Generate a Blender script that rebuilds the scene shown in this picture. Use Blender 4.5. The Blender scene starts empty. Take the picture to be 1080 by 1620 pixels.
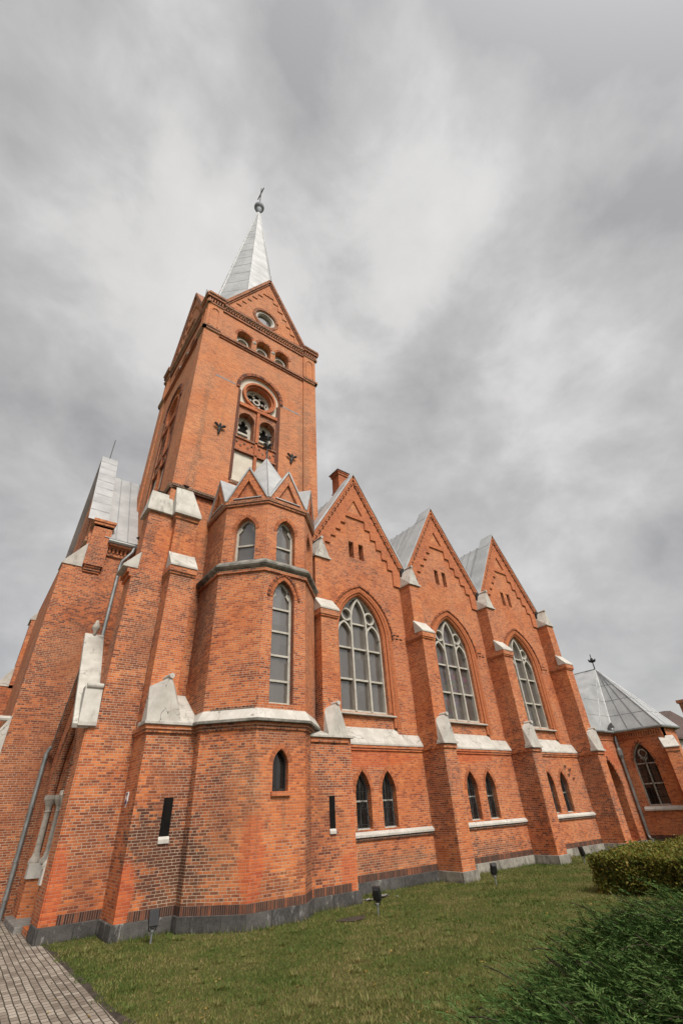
import bpy, bmesh, math, random
import numpy as np
from mathutils import Vector, Matrix
from mathutils.geometry import tessellate_polygon
random.seed(7)
rng = np.random.default_rng(11)
S = 1.6                      # all coordinates below are in survey units, 1 unit = 1.6 m
sc = bpy.context.scene
COL = sc.collection

# ------------------------------------------------------------------ camera
cam_d = bpy.data.cameras.new('camera')
cam = bpy.data.objects.new('camera', cam_d); COL.objects.link(cam)
R = [[0.8004607694613698, -0.3010316503240803, -0.5183073432399663],
     [-0.5975693475784806, -0.4680594740403513, -0.6510231974328553],
     [-0.046620074945678394, 0.8308431104993471, -0.5545505336286577]]
m = Matrix.Identity(4)
for i in range(3):
    for j in range(3): m[i][j] = R[i][j]
m[0][3], m[1][3], m[2][3] = 0, 0, 1.6 * S
cam.matrix_world = m
cam_d.sensor_fit = 'VERTICAL'; cam_d.sensor_height = 36; cam_d.sensor_width = 24
cam_d.lens = 709.0651445 / 1620 * 36
cam_d.clip_start = 0.05; cam_d.clip_end = 3000
sc.camera = cam

# ------------------------------------------------------------------ light, sky, exposure
SUN_AZ = Vector((-0.12, -1.0, 0.0)).normalized(); SUN_EL = math.radians(50)
sun_d = bpy.data.lights.new('sun', 'SUN'); sun_d.energy = 1.5; sun_d.angle = math.radians(18)
sun_d.color = (1.0, 0.93, 0.84)
sun = bpy.data.objects.new('sun', sun_d); COL.objects.link(sun)
sdir = Vector((SUN_AZ.x * math.cos(SUN_EL), SUN_AZ.y * math.cos(SUN_EL), math.sin(SUN_EL)))
sun.rotation_euler = sdir.to_track_quat('Z', 'Y').to_euler()
sun.location = (0, 0, 60)
sc.view_settings.view_transform = 'Standard'; sc.view_settings.look = 'None'
sc.view_settings.exposure = 1.28; sc.view_settings.gamma = 1

W = bpy.data.worlds.new('World'); sc.world = W; W.use_nodes = True
def world():
    nt = W.node_tree; nt.nodes.clear(); N = nt.nodes.new; L = nt.links.new
    out = N('ShaderNodeOutputWorld'); bg = N('ShaderNodeBackground'); L(bg.outputs[0], out.inputs[0])
    sky = N('ShaderNodeTexSky'); sky.sky_type = 'NISHITA'; sky.sun_disc = False
    sky.sun_elevation = SUN_EL; sky.sun_rotation = math.atan2(SUN_AZ.x, SUN_AZ.y)
    sky.air_density = 1.0; sky.dust_density = 3.0
    tc = N('ShaderNodeTexCoord'); nrm = N('ShaderNodeVectorMath'); nrm.operation = 'NORMALIZE'
    L(tc.outputs['Generated'], nrm.inputs[0]); d = nrm.outputs[0]
    sep = N('ShaderNodeSeparateXYZ'); L(d, sep.inputs[0])
    def mth(op, a, b=None, c=None, clamp=False):
        n = N('ShaderNodeMath'); n.operation = op; n.use_clamp = clamp
        for k, x in enumerate((a, b, c)):
            if x is None: continue
            if isinstance(x, (int, float)): n.inputs[k].default_value = x
            else: L(x, n.inputs[k])
        return n.outputs[0]
    def noise(scale, det, rough, dist, off, st=1.0):
        mp = N('ShaderNodeMapping'); mp.inputs['Location'].default_value = off; mp.inputs['Scale'].default_value = (1, 1, st)
        L(d, mp.inputs[0])
        n = N('ShaderNodeTexNoise'); L(mp.outputs[0], n.inputs['Vector'])
        n.inputs['Scale'].default_value = scale; n.inputs['Detail'].default_value = det
        n.inputs['Roughness'].default_value = rough; n.inputs['Distortion'].default_value = dist
        return n.outputs['Fac']
    big = noise(2.7, 5, 0.5, 0.2, (3.1, 1.7, 0.4), 1.5); fine = noise(6.5, 8, 0.62, 0.25, (7.3, 2.2, 1.0), 1.5)
    big = mth('ADD', mth('MULTIPLY', mth('SUBTRACT', big, 0.5), 1.7), 0.5); fine = mth('ADD', mth('MULTIPLY', mth('SUBTRACT', fine, 0.5), 1.5), 0.5)
    base = mth('ADD', mth('MULTIPLY', big, 0.72), mth('MULTIPLY', fine, 0.28))
    def lobe(v, p, w):
        dp = N('ShaderNodeVectorMath'); dp.operation = 'DOT_PRODUCT'; L(d, dp.inputs[0])
        v = Vector(v).normalized(); dp.inputs[1].default_value = v
        return mth('MULTIPLY', mth('POWER', mth('MAXIMUM', dp.outputs['Value'], 0.0), p), w)
    # thin bright places and thick dark places in this cloud deck
    t = base
    for v, p, w in LOBES: t = mth('ADD', t, lobe(v, p, w))
    ramp = N('ShaderNodeValToRGB'); L(t, ramp.inputs[0]); cr = ramp.color_ramp
    cr.elements[0].position = 0.25; cr.elements[0].color = (0.150, 0.147, 0.146, 1)
    cr.elements[1].position = 0.86; cr.elements[1].color = (0.305, 0.299, 0.290, 1)
    e = cr.elements.new(0.50); e.color = (0.216, 0.211, 0.206, 1)
    e = cr.elements.new(0.66); e.color = (0.276, 0.270, 0.263, 1)
    # veiled sun: a broad glow in the deck, behind the camera
    glow = lobe(sdir, 9, 0.85)
    add = N('ShaderNodeMix'); add.data_type = 'RGBA'; add.blend_type = 'ADD'; add.inputs[0].default_value = 1
    L(ramp.outputs[0], add.inputs[6]); L(glow, add.inputs[7])
    skys = N('ShaderNodeMix'); skys.data_type = 'RGBA'; skys.blend_type = 'MULTIPLY'; skys.inputs[0].default_value = 1
    L(sky.outputs[0], skys.inputs[6]); skys.inputs[7].default_value = (0.006, 0.006, 0.006, 1)
    add2 = N('ShaderNodeMix'); add2.data_type = 'RGBA'; add2.blend_type = 'ADD'; add2.inputs[0].default_value = 1
    L(add.outputs[2], add2.inputs[6]); L(skys.outputs[2], add2.inputs[7])
    L(add2.outputs[2], bg.inputs['Color']); bg.inputs['Strength'].default_value = 1.0
LOBES = [((0.28, 0.30, 0.91), 9, 0.27), ((-0.03, 0.42, 0.91), 50, 0.18), ((0.39, 0.14, 0.91), 70, 0.16), ((0.62, 0.17, 0.77), 60, 0.12),
         ((0.52, 0.40, 0.755), 120, -0.10), ((-0.24, 0.36, 0.90), 40, -0.26), ((0.10, 0.0, 0.99), 26, -0.40), ((0.47, -0.18, 0.86), 12, -0.26),
         ((0.94, 0.27, 0.23), 10, -0.03), ((-0.04, 0.90, 0.44), 14, -0.12)]
world()

# ------------------------------------------------------------------ materials
def new_mat(name):
    mt = bpy.data.materials.new(name); mt.use_nodes = True
    nt = mt.node_tree; b = nt.nodes['Principled BSDF']
    return mt, nt, b
class NB:
    def __init__(s, nt): s.nt = nt
    def n(s, t, **kw):
        x = s.nt.nodes.new(t)
        for k, v in kw.items(): setattr(x, k, v)
        return x
    def l(s, a, b): s.nt.links.new(a, b)
    def m(s, op, a, b=None, c=None, clamp=False):
        x = s.n('ShaderNodeMath', operation=op); x.use_clamp = clamp
        for k, v in enumerate((a, b, c)):
            if v is None: continue
            if isinstance(v, (int, float)): x.inputs[k].default_value = v
            else: s.l(v, x.inputs[k])
        return x.outputs[0]
    def mix(s, f, a, b, mode='MIX'):
        x = s.n('ShaderNodeMix', data_type='RGBA', blend_type=mode)
        for k, v in ((0, f), (6, a), (7, b)):
            if isinstance(v, (int, float)): x.inputs[k].default_value = v
            elif isinstance(v, tuple): x.inputs[k].default_value = v if len(v) == 4 else (*v, 1)
            else: s.l(v, x.inputs[k])
        return x.outputs[2]
    def noise(s, vec, scale, det=3, rough=0.55, dist=0.0):
        x = s.n('ShaderNodeTexNoise'); s.l(vec, x.inputs['Vector'])
        x.inputs['Scale'].default_value = scale; x.inputs['Detail'].default_value = det
        x.inputs['Roughness'].default_value = rough; x.inputs['Distortion'].default_value = dist
        return x.outputs['Fac']
    def ramp(s, f, stops, interp='LINEAR'):
        x = s.n('ShaderNodeValToRGB'); s.l(f, x.inputs[0]); cr = x.color_ramp; cr.interpolation = interp
        while len(cr.elements) > 1: cr.elements.remove(cr.elements[0])
        cr.elements[0].position = stops[0][0]; cr.elements[0].color = (*stops[0][1], 1)
        for p, c in stops[1:]: e = cr.elements.new(p); e.color = (*c, 1)
        return x.outputs[0]
    def smooth(s, f, a, b):
        x = s.n('ShaderNodeMapRange', interpolation_type='SMOOTHSTEP'); s.l(f, x.inputs[0])
        x.inputs[1].default_value = a; x.inputs[2].default_value = b
        return x.outputs[0]
    def bump(s, h, strength, dist, prev=None):
        x = s.n('ShaderNodeBump'); s.l(h, x.inputs['Height']); x.inputs['Strength'].default_value = strength
        x.inputs['Distance'].default_value = dist
        if prev is not None: s.l(prev, x.inputs['Normal'])
        return x.outputs[0]
    def scaled(s, v, sc_):
        x = s.n('ShaderNodeMapping'); s.l(v, x.inputs[0]); x.inputs['Scale'].default_value = sc_
        return x.outputs[0]

# shapes of dirt: (centre, radii) in survey units
DARK = [((3.75, 10.05, 0.85), (0.95, 0.7, 0.85)), ((3.3, 10.05, 1.35), (0.9, 0.5, 0.55)), ((3.95, 10.0, .7), (.5, .5, .7))]
WORN = [((1.6, 14.4, 2.6), (1.6, .6, 3.2)), ((2.4, 10.94, 1.2), (.6, .3, 1.3)), ((3.5, 10.1, 2.1), (.7, .4, .9)), ((4.2, 9.5, 1.6), (.6, .6, 1.6)), ((6.2, 9.3, 1.2), (.5, .5, 1.2)), ((2.5, 10.94, 3.6), (.5, .2, 1.2)), ((5.24, 9.0, 2.98), (1.3, .6, .30)), ((5.24, 9.0, 6.58), (1.3, .8, .25)), ((3.4, 10.1, 2.95), (.8, .3, .22)), ((9.0, 10.24, .55), (1.9, .3, .22)), ((13.2, 10.24, .5), (1.9, .3, .2)), ((5.2, 9.0, .5), (.8, .4, .25)), ((3.1, 10.4, 6.55), (.4, .4, .3)), ((3.1, 10.7, 8.3), (.4, .3, .35)), ((2.3, 10.94, 6.45), (.4, .1, .3)), ((2.55, 10.95, 1.0), (0.55, 0.3, 0.7)),
        ((1.7, 14.4, 5.4), (1.3, 0.6, 2.1)), ((3.82, 10.6, 6.2), (0.12, 0.9, 3.0)), ((3.82, 10.6, 8.0), (0.12, 0.9, 0.8)),
        ((6.5, 9.6, 1.6), (0.5, 0.5, 1.3)), ((6.0, 9.15, 0.9), (0.35, 0.4, 1.1)), ((4.65, 9.05, 1.9), (0.18, 0.2, 1.3)),
        ((2.6, 10.94, 5.0), (0.6, 0.15, 1.5)), ((6.6, 10.3, 3.6), (0.3, 0.8, 1.2)), ((2.3, 10.94, 7.9), (0.13, 0.2, 0.6)),
        ((10.66, 9.7, 2.0), (0.1, 0.8, 1.5)), ((7.1, 11.08, 12.0), (0.3, 0.2, 5.0)), ((3.15, 11.0, 12.2), (0.14, 0.2, 4.0)),
        ((14.86, 9.7, 2.2), (0.1, 0.8, 1.5)), ((19.06, 9.7, 2.2), (0.1, 0.8, 1.5))]
FRESH = [((1.95, 10.94, 0.7), (0.22, 0.2, 0.75)), ((2.88, 10.08, 0.62), (0.22, 0.2, 0.5)), ((4.7, 9.0, 1.0), (0.28, 0.3, 0.75)),
         ((7.2, 9.42, 0.55), (0.28, 0.3, 0.5)), ((7.35, 9.9, 1.2), (0.15, 0.7, 1.3)), ((8.5, 10.2, 2.75), (1.9, 0.25, 0.3)), ((21.2, 10.33, 2.9), (1.4, .4, 0.7)),
         ((12.3, 10.2, 2.85), (2.0, 0.25, 0.25))]
def brick_mat(name, width=0.25, row=0.0745, mortar=0.0085, hues=None, stain=True, bumpy=0.9, vbands=False, mort_amt=1.0, tint=None):
    mt, nt, b = new_mat(name); q = NB(nt)
    g = q.n('ShaderNodeNewGeometry'); P = g.outputs['Position']
    up = q.n('ShaderNodeCombineXYZ'); up.inputs[2].default_value = 1
    cr = q.n('ShaderNodeVectorMath', operation='CROSS_PRODUCT'); q.l(up.outputs[0], cr.inputs[0]); q.l(g.outputs['True Normal'], cr.inputs[1])
    nz = q.n('ShaderNodeVectorMath', operation='NORMALIZE'); q.l(cr.outputs[0], nz.inputs[0])
    dt = q.n('ShaderNodeVectorMath', operation='DOT_PRODUCT'); q.l(P, dt.inputs[0]); q.l(nz.outputs[0], dt.inputs[1])
    sp = q.n('ShaderNodeSeparateXYZ'); q.l(P, sp.inputs[0])
    wob = q.noise(P, 0.9, 2)
    v = q.m('ADD', sp.outputs[2], q.m('MULTIPLY', wob, 0.02))
    cb = q.n('ShaderNodeCombineXYZ'); q.l(dt.outputs['Value'], cb.inputs[0]); q.l(v, cb.inputs[1])
    bt = q.n('ShaderNodeTexBrick'); q.l(cb.outputs[0], bt.inputs['Vector'])
    bt.offset = 0.5; bt.offset_frequency = 2; bt.squash = 0.52; bt.squash_frequency = 3
    bt.inputs['Color1'].default_value = (0, 0, 0, 1); bt.inputs['Color2'].default_value = (1, 1, 1, 1); bt.inputs['Mortar'].default_value = (0.5, 0.5, 0.5, 1)
    bt.inputs['Scale'].default_value = 1; bt.inputs['Mortar Size'].default_value = mortar; bt.inputs['Mortar Smooth'].default_value = 0.35
    bt.inputs['Brick Width'].default_value = width; bt.inputs['Row Height'].default_value = row
    rnd = bt.outputs['Color']; mf = bt.outputs['Fac']
    hues = hues or [(0.0, (0.125, 0.034, 0.019)), (0.2, (0.28, 0.070, 0.028)), (0.45, (0.44, 0.117, 0.038)), (0.75, (0.55, 0.163, 0.050)), (1.0, (0.63, 0.235, 0.080))]
    n1 = q.noise(P, 0.55, 4, 0.6); n2 = q.noise(P, 2.6, 4, 0.6); n3 = q.noise(P, 30, 3, 0.6)
    key = q.m('ADD', q.m('MULTIPLY', rnd, 0.62), q.m('ADD', q.m('MULTIPLY', q.m('SUBTRACT', n1, 0.5), 1.0), q.m('MULTIPLY', q.m('SUBTRACT', n2, 0.5), 0.55)))
    key = q.m('ADD', key, q.m('ADD', q.m('MULTIPLY', q.m('SUBTRACT', n3, 0.5), 0.25), 0.20), clamp=True)
    col = q.ramp(key, hues)
    mm = q.m('MULTIPLY', mf, mort_amt)
    if stain:
        def field(lst):
            tot = None
            for c, r in lst:
                sb = q.n('ShaderNodeVectorMath', operation='SUBTRACT'); q.l(P, sb.inputs[0]); sb.inputs[1].default_value = [x * S for x in c]
                dv = q.n('ShaderNodeVectorMath', operation='DIVIDE'); q.l(sb.outputs[0], dv.inputs[0]); dv.inputs[1].default_value = [x * S for x in r]
                ln = q.n('ShaderNodeVectorMath', operation='LENGTH'); q.l(dv.outputs[0], ln.inputs[0])
                tot = ln.outputs['Value'] if tot is None else q.m('MINIMUM', tot, ln.outputs['Value'])
            return tot
        wk = q.m('ADD', field(WORN), q.m('ADD', q.m('MULTIPLY', q.m('SUBTRACT', rnd, 0.5), 0.7), q.m('MULTIPLY', q.m('SUBTRACT', n2, 0.5), 1.6)))
        wkm = q.m('SUBTRACT', 1.0, q.smooth(wk, 0.35, 1.25))
        col = q.mix(q.m('MULTIPLY', wkm, 0.62), col, q.mix(rnd, (0.10, 0.036, 0.022), (0.22, 0.075, 0.038)))
        dk = q.m('ADD', field(DARK), q.m('ADD', q.m('MULTIPLY', q.m('SUBTRACT', rnd, 0.5), 0.55), q.m('MULTIPLY', q.m('SUBTRACT', n2, 0.5), 1.7)))
        dkm = q.m('SUBTRACT', 1.0, q.smooth(dk, 0.40, 1.20))
        dark = q.mix(n3, (0.040, 0.016, 0.012), (0.105, 0.042, 0.026))
        col = q.mix(q.m('MULTIPLY', dkm, 0.90), col, dark)
        fr = q.m('ADD', field(FRESH), q.m('MULTIPLY', q.m('SUBTRACT', rnd, 0.5), 0.3))
        fr = q.m('ADD', fr, q.m('MULTIPLY', q.m('SUBTRACT', n2, 0.5), 0.6))
        frm = q.m('SUBTRACT', 1.0, q.smooth(fr, 0.72, 0.95))
        col = q.mix(q.m('MULTIPLY', frm, 0.62), col, q.mix(rnd, (0.46, 0.088, 0.030), (0.54, 0.125, 0.042)))
        mm = q.m('MULTIPLY', mm, q.m('SUBTRACT', 1.0, q.m('MULTIPLY', frm, 0.55)))
        # scattered black headers and vertical soot streaks
        spots = q.m('MULTIPLY', q.smooth(rnd, 0.93, 0.97), q.smooth(n2, 0.52, 0.62))
        col = q.mix(q.m('MULTIPLY', spots, 0.7), col, (0.06, 0.022, 0.016))
        st = q.noise(q.scaled(P, (2.2, 2.2, 0.14)), 1.3, 4, 0.65)
        col = q.mix(q.m('MULTIPLY', q.smooth(st, 0.56, 0.74), 0.50), col, (0.115, 0.048, 0.030))
        pale = q.noise(P, 0.33, 3, 0.5)
        col = q.mix(q.m('MULTIPLY', q.smooth(pale, 0.50, 0.72), 0.20), col, (0.54, 0.25, 0.11))
        # the walls turn paler and yellower with height
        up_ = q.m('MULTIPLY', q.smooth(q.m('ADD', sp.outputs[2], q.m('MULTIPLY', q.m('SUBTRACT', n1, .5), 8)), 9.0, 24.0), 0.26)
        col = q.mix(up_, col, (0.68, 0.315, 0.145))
        mvar = q.smooth(q.noise(P, 0.45, 3, 0.6), 0.30, 0.62)
        mm = q.m('MULTIPLY', mm, q.m('ADD', q.m('MULTIPLY', mvar, 0.65), 0.42), clamp=True)
    if tint: col = q.mix(0.5, col, tint)
    mort = q.mix(n2, (0.34, 0.25, 0.178), (0.55, 0.445, 0.335))
    col = q.mix(mm, col, mort)
    q.l(col, b.inputs['Base Color'])
    b.inputs['Roughness'].default_value = 0.88; b.inputs['Specular IOR Level'].default_value = 0.25
    h = q.m('ADD', q.m('MULTIPLY', q.m('SUBTRACT', 1.0, mf), 1.0), q.m('ADD', q.m('MULTIPLY', rnd, 0.35), q.m('MULTIPLY', n3, 0.5)))
    q.l(q.bump(h, bumpy, 0.012), b.inputs['Normal'])
    return mt
def simple(name, c1, c2, scale=3.0, rough=0.7, metal=0.0, spec=0.4, bump=0.0, stain=None, det=5, bscale=None, streak=False, sdist=0.0, crack=0.0):
    mt, nt, b = new_mat(name); q = NB(nt)
    g = q.n('ShaderNodeNewGeometry'); P = g.outputs['Position']
    f = q.smooth(q.noise(P, scale, det, 0.6), 0.3, 0.7)
    col = q.mix(f, c1, c2)
    if stain:
        c, lo, hi, amt, ssc = stain
        pv = q.scaled(P, (1.6, 1.6, 0.25)) if streak else P
        col = q.mix(q.m('MULTIPLY', q.smooth(q.noise(pv, ssc, 7, 0.68, sdist), lo, hi), amt), col, c)
    if crack:
        vo = q.n('ShaderNodeTexVoronoi', feature='DISTANCE_TO_EDGE'); vo.inputs['Scale'].default_value = 1.5
        wb = q.n('ShaderNodeTexNoise'); q.l(P, wb.inputs['Vector']); wb.inputs['Scale'].default_value = 3.5; wb.inputs['Detail'].default_value = 5
        wa = q.n('ShaderNodeVectorMath', operation='MULTIPLY_ADD'); q.l(wb.outputs['Color'], wa.inputs[0]); wa.inputs[1].default_value = (.35, .35, .35); q.l(P, wa.inputs[2]); q.l(wa.outputs[0], vo.inputs['Vector'])
        ck = q.m('SUBTRACT', 1.0, q.smooth(vo.outputs['Distance'], .004, .016))
        col = q.mix(q.m('MULTIPLY', q.m('MULTIPLY', ck, q.smooth(q.noise(P, 1.2, 2), .45, .6)), crack), col, (.06, .055, .045))
        rust = q.m('MULTIPLY', q.smooth(q.noise(q.scaled(P, (3, 3, .5)), 2.2, 6, .7), .60, .75), .35)
        col = q.mix(rust, col, (.27, .17, .10))
    q.l(col, b.inputs['Base Color'])
    b.inputs['Roughness'].default_value = rough; b.inputs['Metallic'].default_value = metal; b.inputs['Specular IOR Level'].default_value = spec
    if bump: q.l(q.bump(q.noise(P, bscale or scale * 8, 4, 0.6), bump, 0.02), b.inputs['Normal'])
    return mt
M = {}
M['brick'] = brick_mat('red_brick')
M['mould'] = brick_mat('moulded_brick', hues=[(0, (0.07, 0.024, 0.016)), (0.35, (0.20, 0.058, 0.028)), (0.7, (0.38, 0.115, 0.042)), (1, (0.46, 0.150, 0.055))], stain=False)
M['darkmould'] = brick_mat('soot_shade_brick', hues=[(0, (0.030, 0.014, 0.012)), (0.5, (0.085, 0.032, 0.022)), (0.85, (0.24, 0.075, 0.032)), (1, (0.36, 0.11, 0.042))], stain=False)
M['soldier'] = brick_mat('soldier_course', width=0.118, row=60, mortar=0.010, hues=[(0, (0.028, 0.014, 0.012)), (0.55, (0.070, 0.028, 0.020)), (0.8, (0.20, 0.06, 0.028)), (1, (0.42, 0.12, 0.042))], stain=False, mort_amt=.3)
for i, c in enumerate([(0.13, 0.048, 0.030), (0.33, 0.105, 0.045), (0.47, 0.150, 0.058)]):
    M['unit%d' % i] = simple('cut_brick_%d' % i, tuple(x * 0.75 for x in c), c, 9, 0.88, bump=0.3)
M['mortar'] = simple('mortar', (0.30, 0.22, 0.16), (0.46, 0.37, 0.28), 6, 0.95)
M['plaster'] = simple('weathered_white_plaster', (0.37, 0.35, 0.31), (0.49, 0.47, 0.425), 2.0, 0.85, bump=0.3, stain=((0.15, 0.145, 0.125), 0.53, 0.72, 0.65, 2.2), bscale=14, streak=True, crack=.8)
M['limew'] = simple('limewashed_cap', (0.39, 0.365, 0.325), (0.51, 0.485, 0.44), 2.0, 0.85, bump=0.25, stain=((0.27, 0.245, 0.20), 0.54, 0.74, 0.6, 3.0), bscale=14, streak=True, crack=.8)
M['ledge'] = simple('grey_stone_ledge', (0.10, 0.095, 0.080), (0.26, 0.24, 0.21), 3.0, 0.85, bump=0.4, stain=((0.06, 0.055, 0.045), 0.5, 0.7, 0.6, 2.0))
def plinth_mat(name, c1, c2, spot, lo, hi, amt):
    mt, nt, b = new_mat(name); q = NB(nt)
    g = q.n('ShaderNodeNewGeometry'); P = g.outputs['Position']
    up = q.n('ShaderNodeCombineXYZ'); up.inputs[2].default_value = 1
    cr = q.n('ShaderNodeVectorMath', operation='CROSS_PRODUCT'); q.l(up.outputs[0], cr.inputs[0]); q.l(g.outputs['True Normal'], cr.inputs[1])
    dt = q.n('ShaderNodeVectorMath', operation='DOT_PRODUCT'); q.l(P, dt.inputs[0]); q.l(cr.outputs[0], dt.inputs[1])
    cb = q.n('ShaderNodeCombineXYZ'); q.l(dt.outputs['Value'], cb.inputs[0]); cb.inputs[1].default_value = .5
    bt = q.n('ShaderNodeTexBrick'); q.l(cb.outputs[0], bt.inputs['Vector']); bt.inputs['Scale'].default_value = 1
    bt.inputs['Brick Width'].default_value = .86; bt.inputs['Row Height'].default_value = 1; bt.inputs['Mortar Size'].default_value = .010
    bt.inputs['Color1'].default_value = (0, 0, 0, 1); bt.inputs['Color2'].default_value = (1, 1, 1, 1); bt.inputs['Mortar'].default_value = (.3, .3, .3, 1)
    n1 = q.noise(P, 2.2, 6, .7); n2 = q.noise(P, 14, 5, .7); n3 = q.noise(P, 70, 3, .6)
    k = q.m('ADD', q.m('MULTIPLY', bt.outputs['Color'], .2), q.m('ADD', q.m('MULTIPLY', n1, .60), q.m('MULTIPLY', n2, .35)))
    col = q.mix(q.smooth(k, .3, .85), c1, c2)
    st = q.noise(q.scaled(P, (3.2, 3.2, 1.1)), 1.5, 7, .72)
    col = q.mix(q.m('MULTIPLY', q.smooth(st, lo, hi), amt), col, spot)
    z = q.n('ShaderNodeSeparateXYZ'); q.l(P, z.inputs[0])
    moss = q.m('MULTIPLY', q.m('SUBTRACT', 1.0, q.smooth(q.m('ADD', z.outputs[2], q.m('MULTIPLY', n1, .22)), .10, .26)), .6)
    col = q.mix(moss, col, (.030, .032, .016))
    col = q.mix(q.m('MULTIPLY', bt.outputs['Fac'], .7), col, (.022, .02, .018))
    q.l(col, b.inputs['Base Color']); b.inputs['Roughness'].default_value = .88; b.inputs['Specular IOR Level'].default_value = .25
    q.l(q.bump(q.m('ADD', q.m('MULTIPLY', n2, .8), q.m('SUBTRACT', n3, q.m('MULTIPLY', bt.outputs['Fac'], 2))), .8, .02), b.inputs['Normal'])
    return mt
M['plinth'] = plinth_mat('dark_plinth_stone', (.036, .034, .033), (.120, .112, .104), (.34, .33, .31), .56, .68, .6)
M['plinthl'] = plinth_mat('pale_plinth_stone', (.13, .118, .10), (.40, .375, .32), (.075, .070, .058), .52, .66, .65)
M['zinc'] = simple('galvanised_sheet', (0.30, 0.307, 0.31), (0.42, 0.427, 0.428), 0.9, 0.5, metal=0.2, spec=0.5, stain=((0.27, 0.265, 0.255), 0.50, 0.80, 0.35, 1.3), streak=True)
M['seam'] = simple('sheet_seam', (0.20, 0.205, 0.21), (0.30, 0.305, 0.31), 2, 0.5, metal=0.3)
M['spireseam'] = simple('soft_sheet_lap', (0.29, 0.297, 0.30), (0.38, 0.387, 0.388), 2, 0.5, metal=0.2)
M['frame'] = simple('stone_grey_tracery', (0.36, 0.335, 0.285), (0.47, 0.445, 0.39), 4, 0.7, bump=0.1, stain=((0.20, 0.18, 0.15), 0.6, 0.75, 0.4, 3))
M['darkframe'] = simple('dark_grey_frame', (0.05, 0.048, 0.045), (0.10, 0.095, 0.088), 4, 0.7)
M['cream'] = simple('cream_render', (0.50, 0.45, 0.37), (0.60, 0.555, 0.47), 1.5, 0.85, bump=0.15, stain=((0.36, 0.31, 0.25), 0.55, 0.75, 0.5, 1.0), streak=True)
M['stone'] = simple('carved_limestone', (0.30, 0.27, 0.225), (0.46, 0.42, 0.36), 6, 0.8, bump=0.4, stain=((0.17, 0.15, 0.13), 0.55, 0.7, 0.6, 6))
M['iron'] = simple('black_iron', (0.010, 0.010, 0.011), (0.024, 0.023, 0.022), 10, 0.5, spec=0.4)
M['pipe'] = simple('weathered_zinc_pipe', (0.20, 0.22, 0.22), (0.32, 0.335, 0.33), 3, 0.42, metal=0.6)
M['black'] = simple('dark_void', (0.006, 0.005, 0.005), (0.010, 0.009, 0.008), 3, 0.9, spec=0.1)
M['wood'] = simple('dark_door_wood', (0.030, 0.016, 0.010), (0.055, 0.028, 0.017), 5, 0.6)
M['ball'] = simple('blue_grey_lead', (0.22, 0.235, 0.26), (0.24, 0.255, 0.285), 3, 0.8)
M['concrete'] = simple('worn_concrete', (0.13, 0.12, 0.11), (0.24, 0.23, 0.21), 3, 0.9, bump=0.5)
M['beam'] = brick_mat('orange_brick', hues=[(0, (0.26, 0.075, 0.034)), (0.5, (0.44, 0.13, 0.05)), (1, (0.55, 0.18, 0.065))], stain=False, mort_amt=0.4)
M['greyband'] = simple('grey_painted_band', (0.20, 0.19, 0.19), (0.30, 0.285, 0.275), 4, 0.9, stain=((0.40, 0.14, 0.06), 0.5, 0.6, 0.9, 2.5))
def glass(name, col, rough=0.06, spec=0.6, pat=None):
    mt, nt, b = new_mat(name); q = NB(nt)
    g = q.n('ShaderNodeNewGeometry'); P = g.outputs['Position']
    sn = q.n('ShaderNodeVectorMath', operation='SNAP'); q.l(P, sn.inputs[0]); sn.inputs[1].default_value = (.93, .93, 1.44)
    wn = q.n('ShaderNodeTexWhiteNoise'); q.l(sn.outputs[0], wn.inputs['Vector'])
    n = q.m('ADD', q.m('MULTIPLY', q.noise(P, 0.8, 4, .6, .6), .9), q.m('MULTIPLY', wn.outputs['Value'], .35), clamp=True)
    c = q.mix(n, tuple(x * 0.42 for x in col), tuple(x * 1.25 for x in col))
    if pat:
        vo = q.n('ShaderNodeTexVoronoi'); q.l(P, vo.inputs['Vector']); vo.inputs['Scale'].default_value = 6.0
        pc = q.mix(0.9, vo.outputs['Color'], (0.085, 0.055, 0.050))
        c = q.mix(q.m('MULTIPLY', q.smooth(q.noise(P, 2.2, 4), 0.45, 0.6), 0.5), c, pc)
        ed = q.smooth(vo.outputs['Distance'], 0.03, 0.12)
        c = q.mix(ed, (0.20, 0.19, 0.18), c)
    q.l(c, b.inputs['Base Color']); b.inputs['Roughness'].default_value = rough; b.inputs['Specular IOR Level'].default_value = spec
    b.inputs['IOR'].default_value = 1.75
    wv = q.n('ShaderNodeVectorMath', operation='SUBTRACT'); q.l(wn.outputs['Color'], wv.inputs[0]); wv.inputs[1].default_value = (.5, .5, .5)
    ws = q.n('ShaderNodeVectorMath', operation='SCALE'); q.l(wv.outputs[0], ws.inputs[0]); ws.inputs['Scale'].default_value = .16
    wd = q.n('ShaderNodeVectorMath', operation='ADD'); q.l(g.outputs['Normal'], wd.inputs[0]); q.l(ws.outputs[0], wd.inputs[1])
    wo_ = q.n('ShaderNodeVectorMath', operation='NORMALIZE'); q.l(wd.outputs[0], wo_.inputs[0])
    q.l(q.bump(q.noise(P, 2.2, 3), 0.10, 0.1, wo_.outputs[0]), b.inputs['Normal'])
    return mt
M['glass'] = glass('clear_glass', (0.100, 0.090, 0.080), spec=.8)
M['stained'] = glass('leaded_glass', (0.075, 0.064, 0.058), 0.12, 0.55, True)
M['dkglass'] = glass('dark_glass', (0.014, 0.013, 0.012), 0.10, 0.35)

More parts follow.
